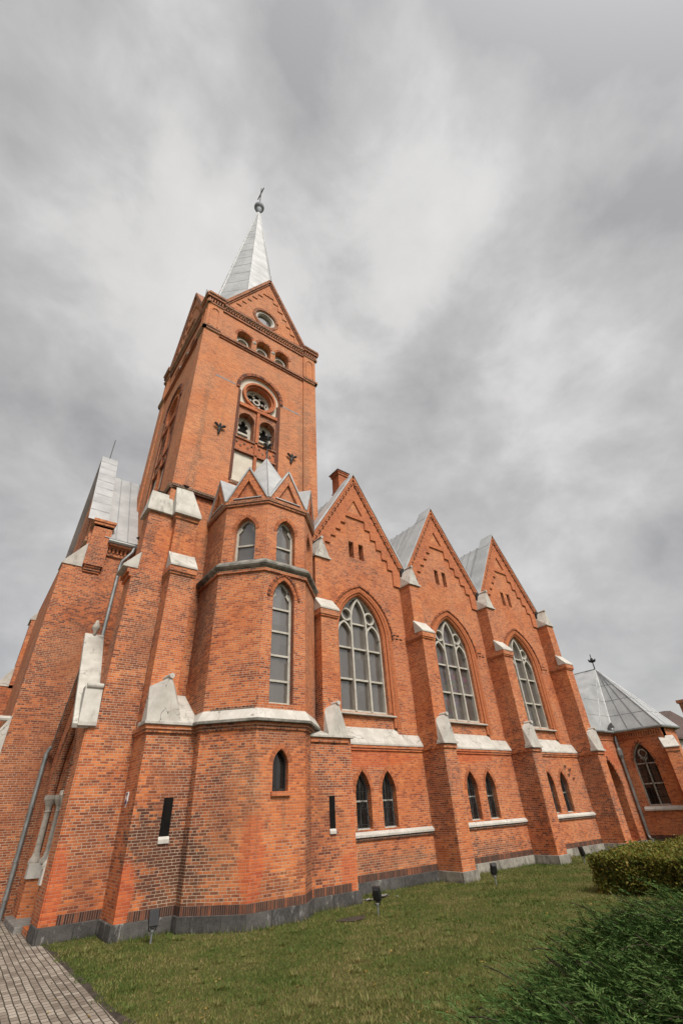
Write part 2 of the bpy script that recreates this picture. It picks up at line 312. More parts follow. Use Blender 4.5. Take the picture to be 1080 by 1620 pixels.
# ------------------------------------------------------------------ mesh helpers
class Fr:                                   # wall frame: (u along wall, v = height, d = outward)
    def __init__(s, o, u, n): s.o = o; s.u = u; s.n = n
    def p(s, u, v, d=0.0): return (s.o[0] + s.u[0] * u + s.n[0] * d, s.o[1] + s.u[1] * u + s.n[1] * d, v)
def FS(y, cx=0.0): return Fr((cx, y), (1, 0), (0, -1))
def FW(x, cy=0.0): return Fr((x, cy), (0, 1), (-1, 0))
OFF = {}
class MB:
    def __init__(s): s.v = []; s.f = []; s.m = []; s.cur = 0
    def add(s, vs, fs):
        k = len(s.v); s.v += [tuple(p) for p in vs]
        for f in fs: s.f.append(tuple(i + k for i in f)); s.m.append(s.cur)
        return s
    def box(s, x0, x1, y0, y1, z0, z1):
        vs = [(x, y, z) for z in (z0, z1) for y in (y0, y1) for x in (x0, x1)]
        return s.add(vs, [(0, 2, 3, 1), (4, 5, 7, 6), (0, 1, 5, 4), (2, 6, 7, 3), (0, 4, 6, 2), (1, 3, 7, 5)])
    def fbox(s, F, u0, u1, v0, v1, d0, d1):
        vs = [F.p(u, v, d) for v in (v0, v1) for d in (d0, d1) for u in (u0, u1)]
        return s.add(vs, [(0, 2, 3, 1), (4, 5, 7, 6), (0, 1, 5, 4), (2, 6, 7, 3), (0, 4, 6, 2), (1, 3, 7, 5)])
    def hull(s, pts):
        bm = bmesh.new()
        for p in pts: bm.verts.new(p)
        r = bmesh.ops.convex_hull(bm, input=bm.verts)
        bmesh.ops.delete(bm, geom=[g for g in r['geom_interior'] if isinstance(g, bmesh.types.BMVert)], context='VERTS')
        bmesh.ops.dissolve_limit(bm, angle_limit=0.01, verts=bm.verts, edges=bm.edges)
        bm.verts.index_update()
        s.add([v.co[:] for v in bm.verts], [[v.index for v in f.verts] for f in bm.faces]); bm.free(); return s
    def poly(s, F, outer, holes, d):        # flat face with holes
        loops = [[Vector((a, b, 0)) for a, b in outer]] + [[Vector((a, b, 0)) for a, b in h] for h in holes]
        tri = tessellate_polygon(loops); flat = [p for l in loops for p in l]
        return s.add([F.p(p.x, p.y, d) for p in flat], [tuple(t) for t in tri])
    def rim(s, F, loop, d0, d1):            # reveal round a loop
        n = len(loop); vs = [F.p(a, b, d0) for a, b in loop] + [F.p(a, b, d1) for a, b in loop]
        return s.add(vs, [(i, (i + 1) % n, n + (i + 1) % n, n + i) for i in range(n)])
    def plate(s, F, outer, holes=(), d=0.0, t=0.1, reveal=None, back=True):
        s.poly(F, outer, holes, d); s.rim(F, outer, d, d - t)
        for k, h in enumerate(holes): s.rim(F, h, d, d - (reveal if reveal is not None else t))
        return s
    def ribbon(s, F, pts, w, d0, d1, closed=False):
        n = len(pts); L, Rr = [], []
        for i in range(n):
            a = pts[i - 1] if (i > 0 or closed) else pts[i]; c = pts[(i + 1) % n] if (i < n - 1 or closed) else pts[i]
            p = Vector(pts[i])
            t1 = (p - Vector(a)); t2 = (Vector(c) - p)
            t1 = t1.normalized() if t1.length > 1e-9 else t2.normalized(); t2 = t2.normalized() if t2.length > 1e-9 else t1
            n1 = Vector((-t1.y, t1.x)); n2 = Vector((-t2.y, t2.x)); bis = (n1 + n2)
            bis = bis.normalized() if bis.length > 1e-6 else n1
            k = w / 2 / max(0.35, bis.dot(n1))
            L.append(p + bis * k); Rr.append(p - bis * k)
        vs = []
        for i in range(n): vs += [F.p(*L[i], d0), F.p(*Rr[i], d0), F.p(*Rr[i], d1), F.p(*L[i], d1)]
        fs = []
        for i in range(n if closed else n - 1):
            a, b = 4 * i, 4 * ((i + 1) % n)
            for k in range(4): fs.append((a + k, a + (k + 1) % 4, b + (k + 1) % 4, b + k))
        if not closed: fs += [(0, 1, 2, 3), (4 * n - 4, 4 * n - 3, 4 * n - 2, 4 * n - 1)]
        return s.add(vs, fs)
    def tube(s, pts, r, k=8, cap=True):
        P = [Vector(p) for p in pts]; n = len(P); rs = r if isinstance(r, (list, tuple)) else [r] * n
        vs = []; ref = None
        for i in range(n):
            t = (P[min(i + 1, n - 1)] - P[max(i - 1, 0)]).normalized()
            if ref is None: ref = Vector((0, 0, 1)) if abs(t.z) < 0.9 else Vector((1, 0, 0))
            a = t.cross(ref).normalized(); b = a.cross(t).normalized(); ref = b
            for j in range(k):
                an = 2 * math.pi * j / k; vs.append(P[i] + (a * math.cos(an) + b * math.sin(an)) * rs[i])
        fs = [(i * k + j, i * k + (j + 1) % k, (i + 1) * k + (j + 1) % k, (i + 1) * k + j) for i in range(n - 1) for j in range(k)]
        if cap: fs += [tuple(range(k)), tuple(range((n - 1) * k, n * k))]
        return s.add(vs, fs)
    def lathe(s, c, prof, k=16, ph=0.0):
        vs = [(c[0] + r * math.cos(ph + 2 * math.pi * j / k), c[1] + r * math.sin(ph + 2 * math.pi * j / k), c[2] + z) for r, z in prof for j in range(k)]
        n = len(prof)
        fs = [(i * k + j, i * k + (j + 1) % k, (i + 1) * k + (j + 1) % k, (i + 1) * k + j) for i in range(n - 1) for j in range(k)]
        fs += [tuple(range(k)), tuple(range((n - 1) * k, n * k))]
        return s.add(vs, fs)
    def build(s, name, mats, parent=None, smooth=False, bevel=0.0):
        mats = mats if isinstance(mats, list) else [mats]
        me = bpy.data.meshes.new(name); off = OFF[parent.name] if parent else Vector((0, 0, 0))
        me.from_pydata([Vector(p) * S - off for p in s.v], [], s.f)
        for mm in mats: me.materials.append(M[mm] if isinstance(mm, str) else mm)
        me.polygons.foreach_set('material_index', s.m)
        if smooth: me.polygons.foreach_set('use_smooth', [True] * len(me.polygons))
        bm = bmesh.new(); bm.from_mesh(me); bmesh.ops.recalc_face_normals(bm, faces=bm.faces); bm.to_mesh(me); bm.free()
        me.update()
        o = bpy.data.objects.new(name, me); COL.objects.link(o)
        if parent: o.parent = parent
        OFF[o.name] = off
        if bevel:
            bv = o.modifiers.new('bevel', 'BEVEL'); bv.width = bevel; bv.segments = 2; bv.limit_method = 'ANGLE'; bv.angle_limit = 0.6
        return o
def thing(name, loc, label, cat, group=None):
    o = bpy.data.objects.new(name, None); COL.objects.link(o); o.location = Vector(loc) * S
    o.empty_display_size = 0.2
    o['label'] = label; o['category'] = cat; o['kind'] = 'thing'
    if group: o['group'] = group
    OFF[o.name] = Vector(loc) * S
    return o
def arch(cx, hw, zb, zs, rise, n=10):       # closed loop: up the left jamb, over, down the right
    if rise > hw * 1.001:
        Rr = (rise * rise + hw * hw) / (2 * hw); a = math.asin(min(1, rise / Rr))
        lft = [(cx - hw + Rr - Rr * math.cos(a * i / n), zs + Rr * math.sin(a * i / n)) for i in range(n + 1)]
        rgt = [(2 * cx - x, z) for x, z in lft[:-1]][::-1]; top = lft + rgt
    else:
        top = [(cx - hw * math.cos(math.pi * i / (2 * n)), zs + rise * math.sin(math.pi * i / (2 * n))) for i in range(2 * n + 1)]
    return [(cx - hw, zb)] + top + [(cx + hw, zb)]
def circ(cx, cz, r, n=20): return [(cx + r * math.cos(2 * math.pi * i / n), cz + r * math.sin(2 * math.pi * i / n)) for i in range(n)]
def resample(pts, step):
    out = [Vector(pts[0])]; acc = 0.0
    for a, b in zip(pts, pts[1:]):
        a, b = Vector(a), Vector(b); l = (b - a).length; t = step - acc
        while t <= l: out.append(a + (b - a) * (t / l)); t += step
        acc = l - (t - step)
    return out
def voussoirs(mb, F, path, w, d0, d1, step=0.052, lo=0, hi=2):   # ring of single bricks along path; materials 0..2
    p = resample(path, step)
    for i in range(1, len(p) - 1):
        t = (p[i + 1] - p[i - 1]).normalized(); n = Vector((-t.y, t.x)); c = p[i]; h = step * 0.42
        mb.cur = random.choice(range(lo, hi + 1))
        e = random.uniform(-0.004, 0.004)
        vs = []
        for d in (d0, d1 + e):
            vs += [F.p(*(c + t * sx * h + n * sy * w / 2), d) for sx, sy in ((-1, -1), (1, -1), (1, 1), (-1, 1))]
        mb.add(vs, [(0, 1, 2, 3), (4, 5, 6, 7), (0, 1, 5, 4), (1, 2, 6, 5), (2, 3, 7, 6), (3, 0, 4, 7)])
    mb.cur = 0

church = thing('church', (8, 13, 0), 'red brick gothic church with tall corner tower and pale sheet metal spire', 'church')
UN = ['unit0', 'unit1', 'unit2']

def gablet_cap(mb, x0, x1, yl, yb, zl, zt, yf, xm=None, zr=None):   # lip rectangle + hipped gablet on top
    xm = xm if xm is not None else (x0 + x1) / 2; zr = zr or zt
    e = 0.035
    mb.hull([(x, y, z) for x in (x0 - e, x1 + e) for y in (yl - e, yb) for z in (zl - 0.05, zl)])
    mb.hull([(x0, yl, zl), (x1, yl, zl), (x0, yb, zl), (x1, yb, zl), (x0 + .05, yb, zt), (x1 - .05, yb, zt), (xm, yf, zr), (xm, yb, zr)])
    mb.tube([(xm, yf - 0.02, zr), (xm, yb, zr)], 0.05, 10)
def shed_cap(mb, x0, x1, yl, yt, zl, zt):
    e = 0.035
    mb.hull([(x, y, z) for x in (x0 - e, x1 + e) for y, z in ((yl - e, zl - 0.05), (yl - e, zl), (yt, zl - 0.05), (yt, zt))])

# ================================================================== NAVE
AX = 8.78; BAY = 4.2; YW = 10.33; YL = 10.24
def gline(u, top): return top - 1.69 * abs(u)
# body behind the walls so nothing shows through
b = MB(); b.box(6.7, 19.2, 10.66, 19.4, 0.0, 8.6); b.build('nave_body', 'brick', church)
for i in range(3):
    cx = AX + BAY * i; F = FS(YW, cx); FL = FS(YL, cx)
    u0 = -2.1 if i else -2.15
    # upper wall with the great window recess
    outer = arch(0, 1.06, 3.23, 6.05, 1.48, 14)
    b = MB()
    b.plate(F, [(u0, 3.2), (2.1, 3.2), (2.1, 8.62), (0, 12.16), (u0, 8.62)], [outer] + [
        [(-.33, 8.68), (-.12, 8.68), (-.12, 9.29), (-.33, 9.29)], [(.10, 8.68), (.31, 8.68), (.31, 9.29), (.10, 9.29)]], 0, 0.5, reveal=0.32)
    inner = arch(0, 0.87, 3.86, 6.05, 1.33, 14)
    b.poly(F, outer, [inner], -0.07); b.rim(F, inner, -0.07, -0.30)
    b.build('gable_wall', 'brick', church)
    b = MB(); b.fbox(F, -.34, .32, 8.66, 9.31, -0.34, -0.30); b.build('gable_opening', 'black', church)
    # stepped raised border with triangular panel
    st = [(2.06, 8.03), (2.06, 8.6), (0, 12.08), (-2.06, 8.6), (-2.06, 8.03), (-1.55, 8.03), (-1.55, 8.62), (-1.35, 8.62), (-1.35, 8.96), (-1.12, 8.96), (-1.12, 9.29), (-.89, 9.29), (-.89, 9.62), (-.66, 9.62), (-.66, 9.96), (-.43, 9.96), (-.43, 10.29)]
    st = st + [(-x, z) for x, z in st[5:][::-1]]
    b = MB(); b.plate(F, st, [[(-.36, 10.48), (.36, 10.48), (0, 11.08)]], 0.055, 0.06, reveal=0.06)
    for sgn in (-1, 1):                    # corbel stair under the coping
        for dd, ww, off in ((0.125, 0.10, 0.02), (0.10, 0.10, 0.09)):
            b.ribbon(F, [(0, 12.16 - off * 2), (sgn * 2.08, 12.16 - off * 2 - 1.69 * 2.08)], ww, 0.0, dd)
    for sgn in (-1, 1):                    # corbel bricks up under the coping, darkened for soot and painted-in shadow
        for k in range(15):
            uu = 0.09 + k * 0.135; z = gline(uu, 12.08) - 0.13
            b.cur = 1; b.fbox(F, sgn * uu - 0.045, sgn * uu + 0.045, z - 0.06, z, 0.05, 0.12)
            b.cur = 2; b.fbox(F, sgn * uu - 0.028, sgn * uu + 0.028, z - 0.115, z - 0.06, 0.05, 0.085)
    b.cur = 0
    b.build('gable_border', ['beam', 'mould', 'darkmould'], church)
    # coping sheet
    b = MB()
    for sgn in (-1, 1):
        p = [(0, 12.22), (sgn * 2.12, 12.22 - 1.69 * 2.12)]
        q_ = [(0, 12.30), (sgn * 2.16, 12.30 - 1.69 * 2.12)]
        b.hull([F.p(*a, d) for a in p + q_ for d in (0.15, -0.50)])
        if sgn < 0:
            b.cur = 1
            for k in range(1, 5):
                u = -2.12 * k / 5; b.hull([F.p(u + e, 12.295 - 1.69 * abs(u + e) + h, d) for e in (-.012, .012) for h in (0, .03) for d in (0.10, -0.47)])
            b.cur = 0
    b.build('gable_coping', ['zinc', 'seam'], church)
    # roof behind, ridge running back
    b = MB(); b.hull([(cx, 10.80, 11.95), (cx, 17.0, 11.95), (cx - 2.1, 10.80, 8.45), (cx + 2.1, 10.80, 8.45), (cx - 2.1, 17, 8.45), (cx + 2.1, 17, 8.45)])
    b.cur = 1
    for k in range(12):
        yy = 11.15 + k * 0.40
        for sgn in (-1, 1): b.hull([(cx, yy + e, 11.98) for e in (-.012, .012)] + [(cx, yy + e, 12.0) for e in (-.012, .012)] + [(cx + sgn * 2.1, yy + e, 8.45 + h) for e in (-.012, .012) for h in (0, .03)])
    b.build('cross_roof', ['zinc', 'seam'], church)
    # lower wall
    lows = [arch(s_ * 0.43, 0.245, 1.20, 1.93, 0.51, 8) for s_ in (-1, 1)]
    b = MB(); b.plate(FL, [(-2.1, 0.2), (2.1, 0.2), (2.1, 3.05), (-2.1, 3.05)], lows, 0, 0.3, reveal=0.2)
    b.fbox(FL, -2.1, 2.1, 2.90, 2.96, 0.0, 0.03); b.fbox(FL, -2.1, 2.1, 2.96, 3.02, 0.0, 0.055)
    b.build('nave_wall', 'brick', church)
    # sloping white ledge
    b = MB(); b.hull([FL.p(u, z, d) for u in (-2.1, 2.1) for z, d in ((3.02, 0.07), (3.06, 0.07), (3.34, -0.08), (3.02, -0.08))])
    b.hull([FL.p(u, z, d) for u, z, d in ((-1.16, 3.066, 0.071), (1.16, 3.066, 0.071), (-1.05, 3.49, -0.17), (1.05, 3.49, -0.17), (-1.05, 3.066, -0.17), (1.05, 3.066, -0.17))])
    b.build('wall_ledge', 'limew', church, bevel=0.012)
    # low sill
    b = MB(); b.hull([FL.p(u, z, d) for u in (-2.1, 2.1) for z, d in ((1.05, 0.07), (1.10, 0.07), (1.165, 0.004), (1.05, 0.004))])
    for s_ in (-1, 1): b.hull([FL.p(s_ * 0.43 + u, z, d) for u in (-.24, .24) for z, d in ((1.10, 0.05), (1.235, -0.12), (1.10, -0.12))])
    b.build('low_sill', 'limew', church, bevel=0.012)
    b = MB(); b.fbox(FL, -2.1, 2.1, 0.99, 1.05, 0, 0.035); b.build('sill_course', 'darkmould', church)
    # plinth + soldier course
    b = MB(); b.fbox(FL, -2.1, 2.1, -0.4, 0.235, -0.2, 0.05); b.build('plinth', 'plinth' if i == 0 else 'plinthl', church, bevel=0.01)
    b = MB(); b.fbox(FL, -2.1, 2.1, 0.235, 0.365, -0.1, 0.012); b.build('soldier_course', 'soldier', church)
    # great window: hood, roll mouldings, tracery
    b = MB(); voussoirs(b, F, arch(0, 1.23, 6.0, 6.05, 1.62, 16)[1:-1], 0.055, 0, 0.05, step=.04, lo=0, hi=2)
    voussoirs(b, F, arch(0, 1.14, 3.45, 6.05, 1.545, 16), 0.13, -0.002, 0.012, step=0.055, lo=2, hi=2); b.cur = 2
    b.tube([F.p(a, z, -0.035) for a, z in arch(0, 1.02, 3.5, 6.05, 1.45, 16)], 0.045, 8, cap=False)
    b.tube([F.p(a, z, -0.075) for a, z in arch(0, 0.93, 3.9, 6.05, 1.38, 16)], 0.04, 8, cap=False)
    b.build('window_hood', UN, church)
    b = MB(); b.hull([F.p(u, z, d) for u in (-1.05, 1.05) for z, d in ((3.78, 0.03), (3.82, 0.03), (3.87, -0.2), (3.78, -0.2))]); 
    fo = MB(); dz0, dz1 = -0.30, -0.17
    fr_in = arch(0, 0.825, 3.93, 6.05, 1.265, 14)
    fo.poly(F, arch(0, 0.875, 3.86, 6.05, 1.34, 14), [fr_in], dz1 - 0.01); fo.rim(F, fr_in, dz1 - 0.01, dz0)
    for s_ in (-1, 1):
        fo.ribbon(F, [(s_ * 0.29, 3.9), (s_ * 0.29, 6.55)], 0.062, dz0, dz1 + .02)
        a = arch(s_ * 0.555, 0.265, 6.0, 6.05, 0.42, 8)[1:-1]; fo.ribbon(F, a, 0.055, dz0, dz1)
        fo.ribbon(F, circ(s_ * 0.46, 6.70, 0.185, 18), 0.05, dz0, dz1 + .01, closed=True)
    fo.ribbon(F, arch(0, 0.29, 6.5, 6.55, 0.72, 10)[1:-1], 0.06, dz0, dz1 + .015)
    for z in (4.76, 5.67): fo.ribbon(F, [(-.83, z), (.83, z)], 0.05, dz0, dz1 - .03)
    fo.ribbon(F, [(-.29, 6.45), (.29, 6.45)], 0.05, dz0, dz1 - .03)
    w = fo.build('window', 'frame', church)
    b.build('sill', 'frame', w, bevel=0.01)
    b = MB(); b.poly(F, arch(0, 0.87, 3.86, 6.05, 1.33, 12), [], -0.285); b.build('pane', ['glass', 'stained', 'glass'][i], w)
    # low windows
    for s_ in (-1, 1):
        c0 = s_ * 0.43; wf = MB(); wi = arch(c0, 0.215, 1.24, 1.93, 0.45, 8); wo = arch(c0, 0.245, 1.20, 1.93, 0.51, 8)
        wf.poly(FL, wo, [wi], -0.155); wf.rim(FL, wi, -0.155, -0.19); wf.ribbon(FL, [(c0, 1.22), (c0, 2.38)], 0.03, -.19, -.15); pass
        w = wf.build('window', 'darkframe', church)
        b = MB(); voussoirs(b, FL, arch(c0, 0.245 + 0.05, 1.85, 1.93, 0.57, 12)[1:-1], 0.10, 0, 0.005, step=.036, lo=1, hi=2); b.build('arch', UN, w)
        b = MB(); b.fbox(FL, c0 - .2, c0 + .2, 1.765, 1.80, -.175, -.135); b.build('transom', 'limew', w)
        b = MB(); b.poly(FL, wo, [], -0.175); b.build('pane', 'dkglass', w)
        g = MB()                              # wrought iron grille
        for uu in (-.16, -.08, 0, .08, .16): g.tube([FL.p(c0 + uu, 1.22, -.05), FL.p(c0 + uu, 2.40 - abs(uu) * 2.1, -.05)], 0.006, 5)
        for zz in (1.3, 1.62, 1.98): g.tube([FL.p(c0 - .23, zz, -.05), FL.p(c0 + .23, zz, -.05)], 0.006, 5)
        for sg in (-1, 1):
            g.tube([FL.p(c0 + sg * .22 * math.cos(t), 1.24 + 0.30 * t, -.045) for t in [k * 0.25 for k in range(15)]], 0.0055, 5)
            g.tube([FL.p(c0 + sg * (.22 - .13 * t), 1.24 + 0.22 * t * t, -.045) for t in [k * 0.2 for k in range(11)]], 0.0055, 5)
        g.build('grille', 'iron', w)
    # dark glazed bricks beside the arch
    b = MB()
    for k in range(3): b.fbox(F, 1.12 + k * 0.15, 1.12 + k * 0.15 + 0.11, 6.24 - (k % 2) * 0.0, 6.28, 0, 0.006)
    b.build('glazed_course', 'black', church); b = MB()
    for k in range(3): b.fbox(F, 1.20 + k * 0.17, 1.20 + k * 0.17 + 0.12, 6.13, 6.17, 0, 0.006)
    b.build('glazed_course', 'black', church)

def buttress(cx, hw, main=True, xl=None):
    x0, x1 = cx - hw, cx + hw; xl = x0 if xl is None else xl
    b = MB()
    b.box(xl, x1, 9.42, 10.6, 0.2, 3.02); b.box(xl - .02, x1 + .03, 9.385, 10.55, 2.93, 3.03)
    b.box(x0 - .005, x1 - .005, 9.59, 10.58, 3.0, 6.3)
    b.box(x0 - .03, x1 + .03, 9.555, 10.56, 6.06, 6.11); b.box(x0 - .05, x1 + .05, 9.53, 10.54, 6.11, 6.26)
    b.box(x0 + .005, x1 - .012, 9.85, 10.57, 6.25, 8.02)
    o = b.build('buttress', 'brick', church)
    c = MB(); gablet_cap(c, x0 - .01, x1 + .02, 9.37, 9.62, 3.09, 3.70, 9.335, zr=3.80); c.build('buttress_cap', 'limew', o)
    c = MB(); shed_cap(c, x0 - .02, x1 + .02, 9.55, 9.86, 6.31, 6.70); c.build('buttress_cap', 'limew', o, bevel=0.012)
    c = MB(); gablet_cap(c, x0, x1, 9.83, 10.36, 8.06, 8.50, 9.85, zr=8.74); c.build('buttress_cap', 'plaster', o)
    return o
def b_plinth(x0, x1, y0, y1, parent, mat, zt=0.235, e=0.05):
    b = MB(); b.box(x0 - e, x1 + e, y0 - e, y1, -0.4, zt); b.build('plinth', mat, parent, bevel=0.012)
def b_soldier(x0, x1, y0, y1, parent, e=0.012):
    b = MB(); b.box(x0 - e, x1 + e, y0 - e, y1, 0.236, 0.365); b.build('soldier_course', 'soldier', parent)
for i in range(3):
    cx = 10.88 + BAY * i; o = buttress(cx, 0.25)
    b_plinth(cx - .25, cx + .25, 9.42, 10.4, o, 'plinthl'); 
# wide buttress between turret and first bay
o = buttress(7.0, 0.27, xl=6.2)
# extend right lower side
b = MB(); b.box(7.27, 7.39, 9.425, 10.5, 0.2, 3.02); b.build('buttress_flank', 'brick', o)
b = MB(); b.hull([(x, y, z) for x in (6.1, 7.43) for y, z in ((9.341, 3.032), (9.341, 3.083), (10.3, 3.032), (10.3, 3.45))]); b.build('buttress_slope', 'plaster', o, bevel=0.012)
b_plinth(6.3, 7.39, 9.42, 10.4, o, 'plinth'); b_soldier(6.3, 7.2, 9.42, 10.4, o)
b = MB(); F0 = FS(9.42); b.fbox(F0, 6.71, 6.86, 1.29, 1.89, -.1, .004); b.build('slit_opening', 'black', o)
b = MB(); b.hull([F0.p(u, z, d) for u in (6.70, 6.87) for z, d in ((1.21, .03), (1.26, .03), (1.30, 0.004), (1.21, 0.004))]); b.build('slit_sill', 'limew', o)
# west end wall of the nave beside the tower, valley boxes and gutters
for i in range(-1, 3):
    b = MB(); cx = 10.88 + BAY * i; b.box(cx - .2, cx + .2, 10.2, 11.3, 8.35, 8.78); b.build('valley_gutter', 'iron', church)
b = MB()
ch_y, ch_x = 12.3, 9.98
b.box(ch_x - .24, ch_x + .24, ch_y, ch_y + .48, 9.5, 14.12); b.box(ch_x - .27, ch_x + .27, ch_y - .03, ch_y + .51, 13.2, 13.26)
b.box(ch_x - .28, ch_x + .28, ch_y - .04, ch_y + .52, 14.10, 14.20); b.box(ch_x - .31, ch_x + .31, ch_y - .07, ch_y + .55, 14.20, 14.28)
b.cur = 1; b.hull([(ch_x + a * .35, ch_y + .24 + c_ * .35, 14.28) for a in (-1, 1) for c_ in (-1, 1)] + [(ch_x + a * .35, ch_y + .24 + c_ * .35, 14.31) for a in (-1, 1) for c_ in (-1, 1)])
b.build('chimney', ['beam', 'seam'], church)
# main roof ridge, mostly hidden
b = MB(); b.hull([(1.62, 16.9, 13.45), (18.6, 16.9, 13.45), (1.62, 14.22, 9.25), (18.6, 14.22, 9.25), (1.62, 19.6, 9.25), (18.6, 19.6, 9.25)])
b.cur = 1
for k in range(6):
    xx = 1.95 + k * 0.36; b.hull([(xx + e, 16.9, 13.46 + h) for e in (-.012, .012) for h in (0, .03)] + [(xx + e, 14.22, 9.26 + h) for e in (-.012, .012) for h in (0, .03)])
b.build('main_roof', ['zinc', 'seam'], church)

# ================================================================== TOWER
TX, TY, TH = 5.13, 13.58, 2.50
b = MB(); b.box(TX - TH + .55, TX + TH - .55, TY - TH + .55, TY + TH - .55, 0, 19.3); b.build('tower_core', 'black', church)
def tower_face(F, rich, anchors=False):
    b = MB()
    mainw = arch(0, 0.84, 10.66, 15.2, 0.84, 12); holes = []
    arcs = [arch(k * 0.88, 0.33, 17.46, 18.07, 0.33, 8) for k in (-1, 0, 1)]
    if rich: holes = [mainw] + arcs
    b.plate(F, [(-2.5, 0.2), (2.5, 0.2), (2.5, 19.4), (-2.5, 19.4)], holes, 0, 0.5, reveal=0.12)
    if rich:
        for a in arcs: b.rim(F, a, -0.12, -0.36)
    for s_ in (-1, 1):                       # corner pilasters
        x0, x1 = sorted((s_ * 1.95, s_ * 2.556))
        b.fbox(F, x0, x1, 3.0, 17.3, -0.02, 0.06)
        b.fbox(F, x0, x1, 17.3, 19.0, -0.02, 0.07)
        a = arch((x0 + x1) / 2, 0.17, 17.62, 18.55, 0.20, 6)
        b.ribbon(F, a, 0.05, 0.06, 0.10)
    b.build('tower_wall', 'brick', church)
    c = MB()                                 # lower and upper cornices, dentils
    c.fbox(F, -1.95, 1.95, 17.26, 17.34, 0, .05); c.fbox(F, -1.95, 1.95, 17.34, 17.44, 0, .10)
    for s_ in (-1, 1):
        x0, x1 = sorted((s_ * 1.93, s_ * 2.62)); c.fbox(F, x0, x1, 17.30, 17.40, 0, .12); c.fbox(F, x0, x1 if s_ > 0 else x1, 17.40, 17.50, 0, .15)
        pass
    if rich: pass
    c.build('belfry_string_course', 'mould', church); c = MB()
    if rich:
        c.fbox(F, -2.56, -1.0, 9.60, 9.66, 0, .10); c.fbox(F, -2.56, -1.0, 9.66, 9.74, 0, .14); c.build('string_course', 'darkmould', church); c = MB()
    c.fbox(F, -1.95, 1.95, 18.93, 19.02, 0, .05); c.fbox(F, -1.95, 1.95, 19.26, 19.40, 0, .13)
    for s_ in (-1, 1):
        x0, x1 = sorted((s_ * 1.93, s_ * 2.66)); c.fbox(F, x0, x1, 18.97, 19.05, 0, .11); c.fbox(F, x0, x1, 19.28, 19.42, 0, .18); c.fbox(F, x0, x1, 19.42, 19.52, 0, .23)
        for k in range(6): c.fbox(F, s_ * (2.02 + k * .11) - .03, s_ * (2.02 + k * .11) + .03, 19.05, 19.28, 0, .13)
    for k in range(-16, 17):
        c.fbox(F, k * .118 - .033, k * .118 + .033, 19.06, 19.18, 0, .075); c.fbox(F, k * .118 + .059 - .033, k * .118 + .059 + .033, 19.18, 19.26, 0, .10)
    c.build('tower_cornice', 'mould', church)
    # gable
    g = MB(); oc = circ(-.03, 20.07, 0.50, 24)
    st = [(-1.88, 19.4), (1.88, 19.4), (0, 22.95)]
    g.plate(F, st, [oc], 0.03, 0.45, reveal=0.22)
    bd = [(-1.84, 19.5), (0, 22.9), (1.84, 19.5), (1.45, 19.5)]
    steps = [(1.45, 19.5), (1.45, 19.95), (1.22, 19.95), (1.22, 20.35), (1.0, 20.35), (1.0, 20.75), (.78, 20.75), (.78, 21.15), (.52, 21.15), (.52, 21.55), (.27, 21.55), (.27, 21.85)]
    bd = [(-1.84, 19.52), (0, 22.85), (1.84, 19.52)] + steps + [(-x, z) for x, z in steps[::-1]]
    g.plate(F, bd, [], 0.07, 0.05)
    g.build('tower_gable', 'brick', church)
    g = MB()
    for s_ in (-1, 1):
        g.ribbon(F, [(0, 23.06), (s_ * 1.98, 19.40)], 0.12, -.45, 0.17); g.ribbon(F, [(0, 22.90), (s_ * 1.93, 19.34)], 0.10, -.02, 0.12)
    voussoirs(g, F, circ(-.03, 20.07, 0.57, 30) + [(0.54, 20.07)], 0.13, 0, 0.06)
    g.build('gable_coping', ['mould'] * 3, church)
    w = MB(); w.ribbon(F, circ(-.03, 20.07, 0.44, 24), 0.10, -.2, -.02, closed=True); w.ribbon(F, circ(-.03, 20.07, 0.37, 24), 0.04, -.2, -.08, closed=True)
    w = w.build('round_window', 'limew', church)
    p = MB(); p.poly(F, circ(-.03, 20.07, 0.44, 20), [], -.17); p.build('pane', 'glass', w)
    # gable roof back to the spire
    r = MB(); r.hull([F.p(0, 23.0, -.4), F.p(0, 23.0, -2.5), F.p(-1.85, 19.45, -.4), F.p(1.85, 19.45, -.4), F.p(0, 19.45, -2.5)]); r.build('gable_roof', 'zinc', church)
    if not rich: return
    # three-arched belfry openings
    for k in (-1, 0, 1):
        w = MB(); u = k * 0.88; oa = arch(u, 0.33, 17.46, 18.07, 0.33, 8)
        w.poly(F, oa, [arch(u, 0.19, 17.46, 17.86, 0.19, 6)], -.30); w.ribbon(F, arch(u, 0.24, 17.46, 17.92, 0.24, 8), 0.07, -.30, -.22)
        w = w.build('belfry_light', 'frame', church)
        p = MB(); p.poly(F, oa, [], -.35); p.build('pane', 'black', w)
    for u in (-.44, .44):
        cpos = F.p(u, 17.44, -.06); l = MB(); l.lathe(cpos, [(.10, 0), (.10, .05), (.055, .10), (.05, .46), (.06, .5), (.11, .58), (.11, .66)], 12); l.build('colonnette', 'stone', church, smooth=False)
    v = MB()
    for k in (-1, 0, 1): voussoirs(v, F, arch(k * 0.88, 0.385, 18.0, 18.07, 0.385, 8), 0.10, 0, 0.008)
    # tall traceried panel
    voussoirs(v, F, arch(0, 0.92, 15.0, 15.2, 0.92, 12), 0.13, 0, 0.05, step=0.075, lo=0, hi=1)
    v.ribbon(F, arch(0, 0.865, 10.66, 15.2, 0.865, 12), 0.04, 0, 0.03)
    v.ribbon(F, [(-.80, 10.8), (-.80, 15.0)], 0.07, -.12, -.04); v.ribbon(F, [(.80, 10.8), (.80, 15.0)], 0.07, -.12, -.04)
    v.build('window_hood', UN, church)
    p = MB(); rose = circ(0, 15.0, 0.62, 24)
    wa = [arch(s_ * 0.42, 0.31, 12.66, 13.62, 0.33, 8) for s_ in (-1, 1)]
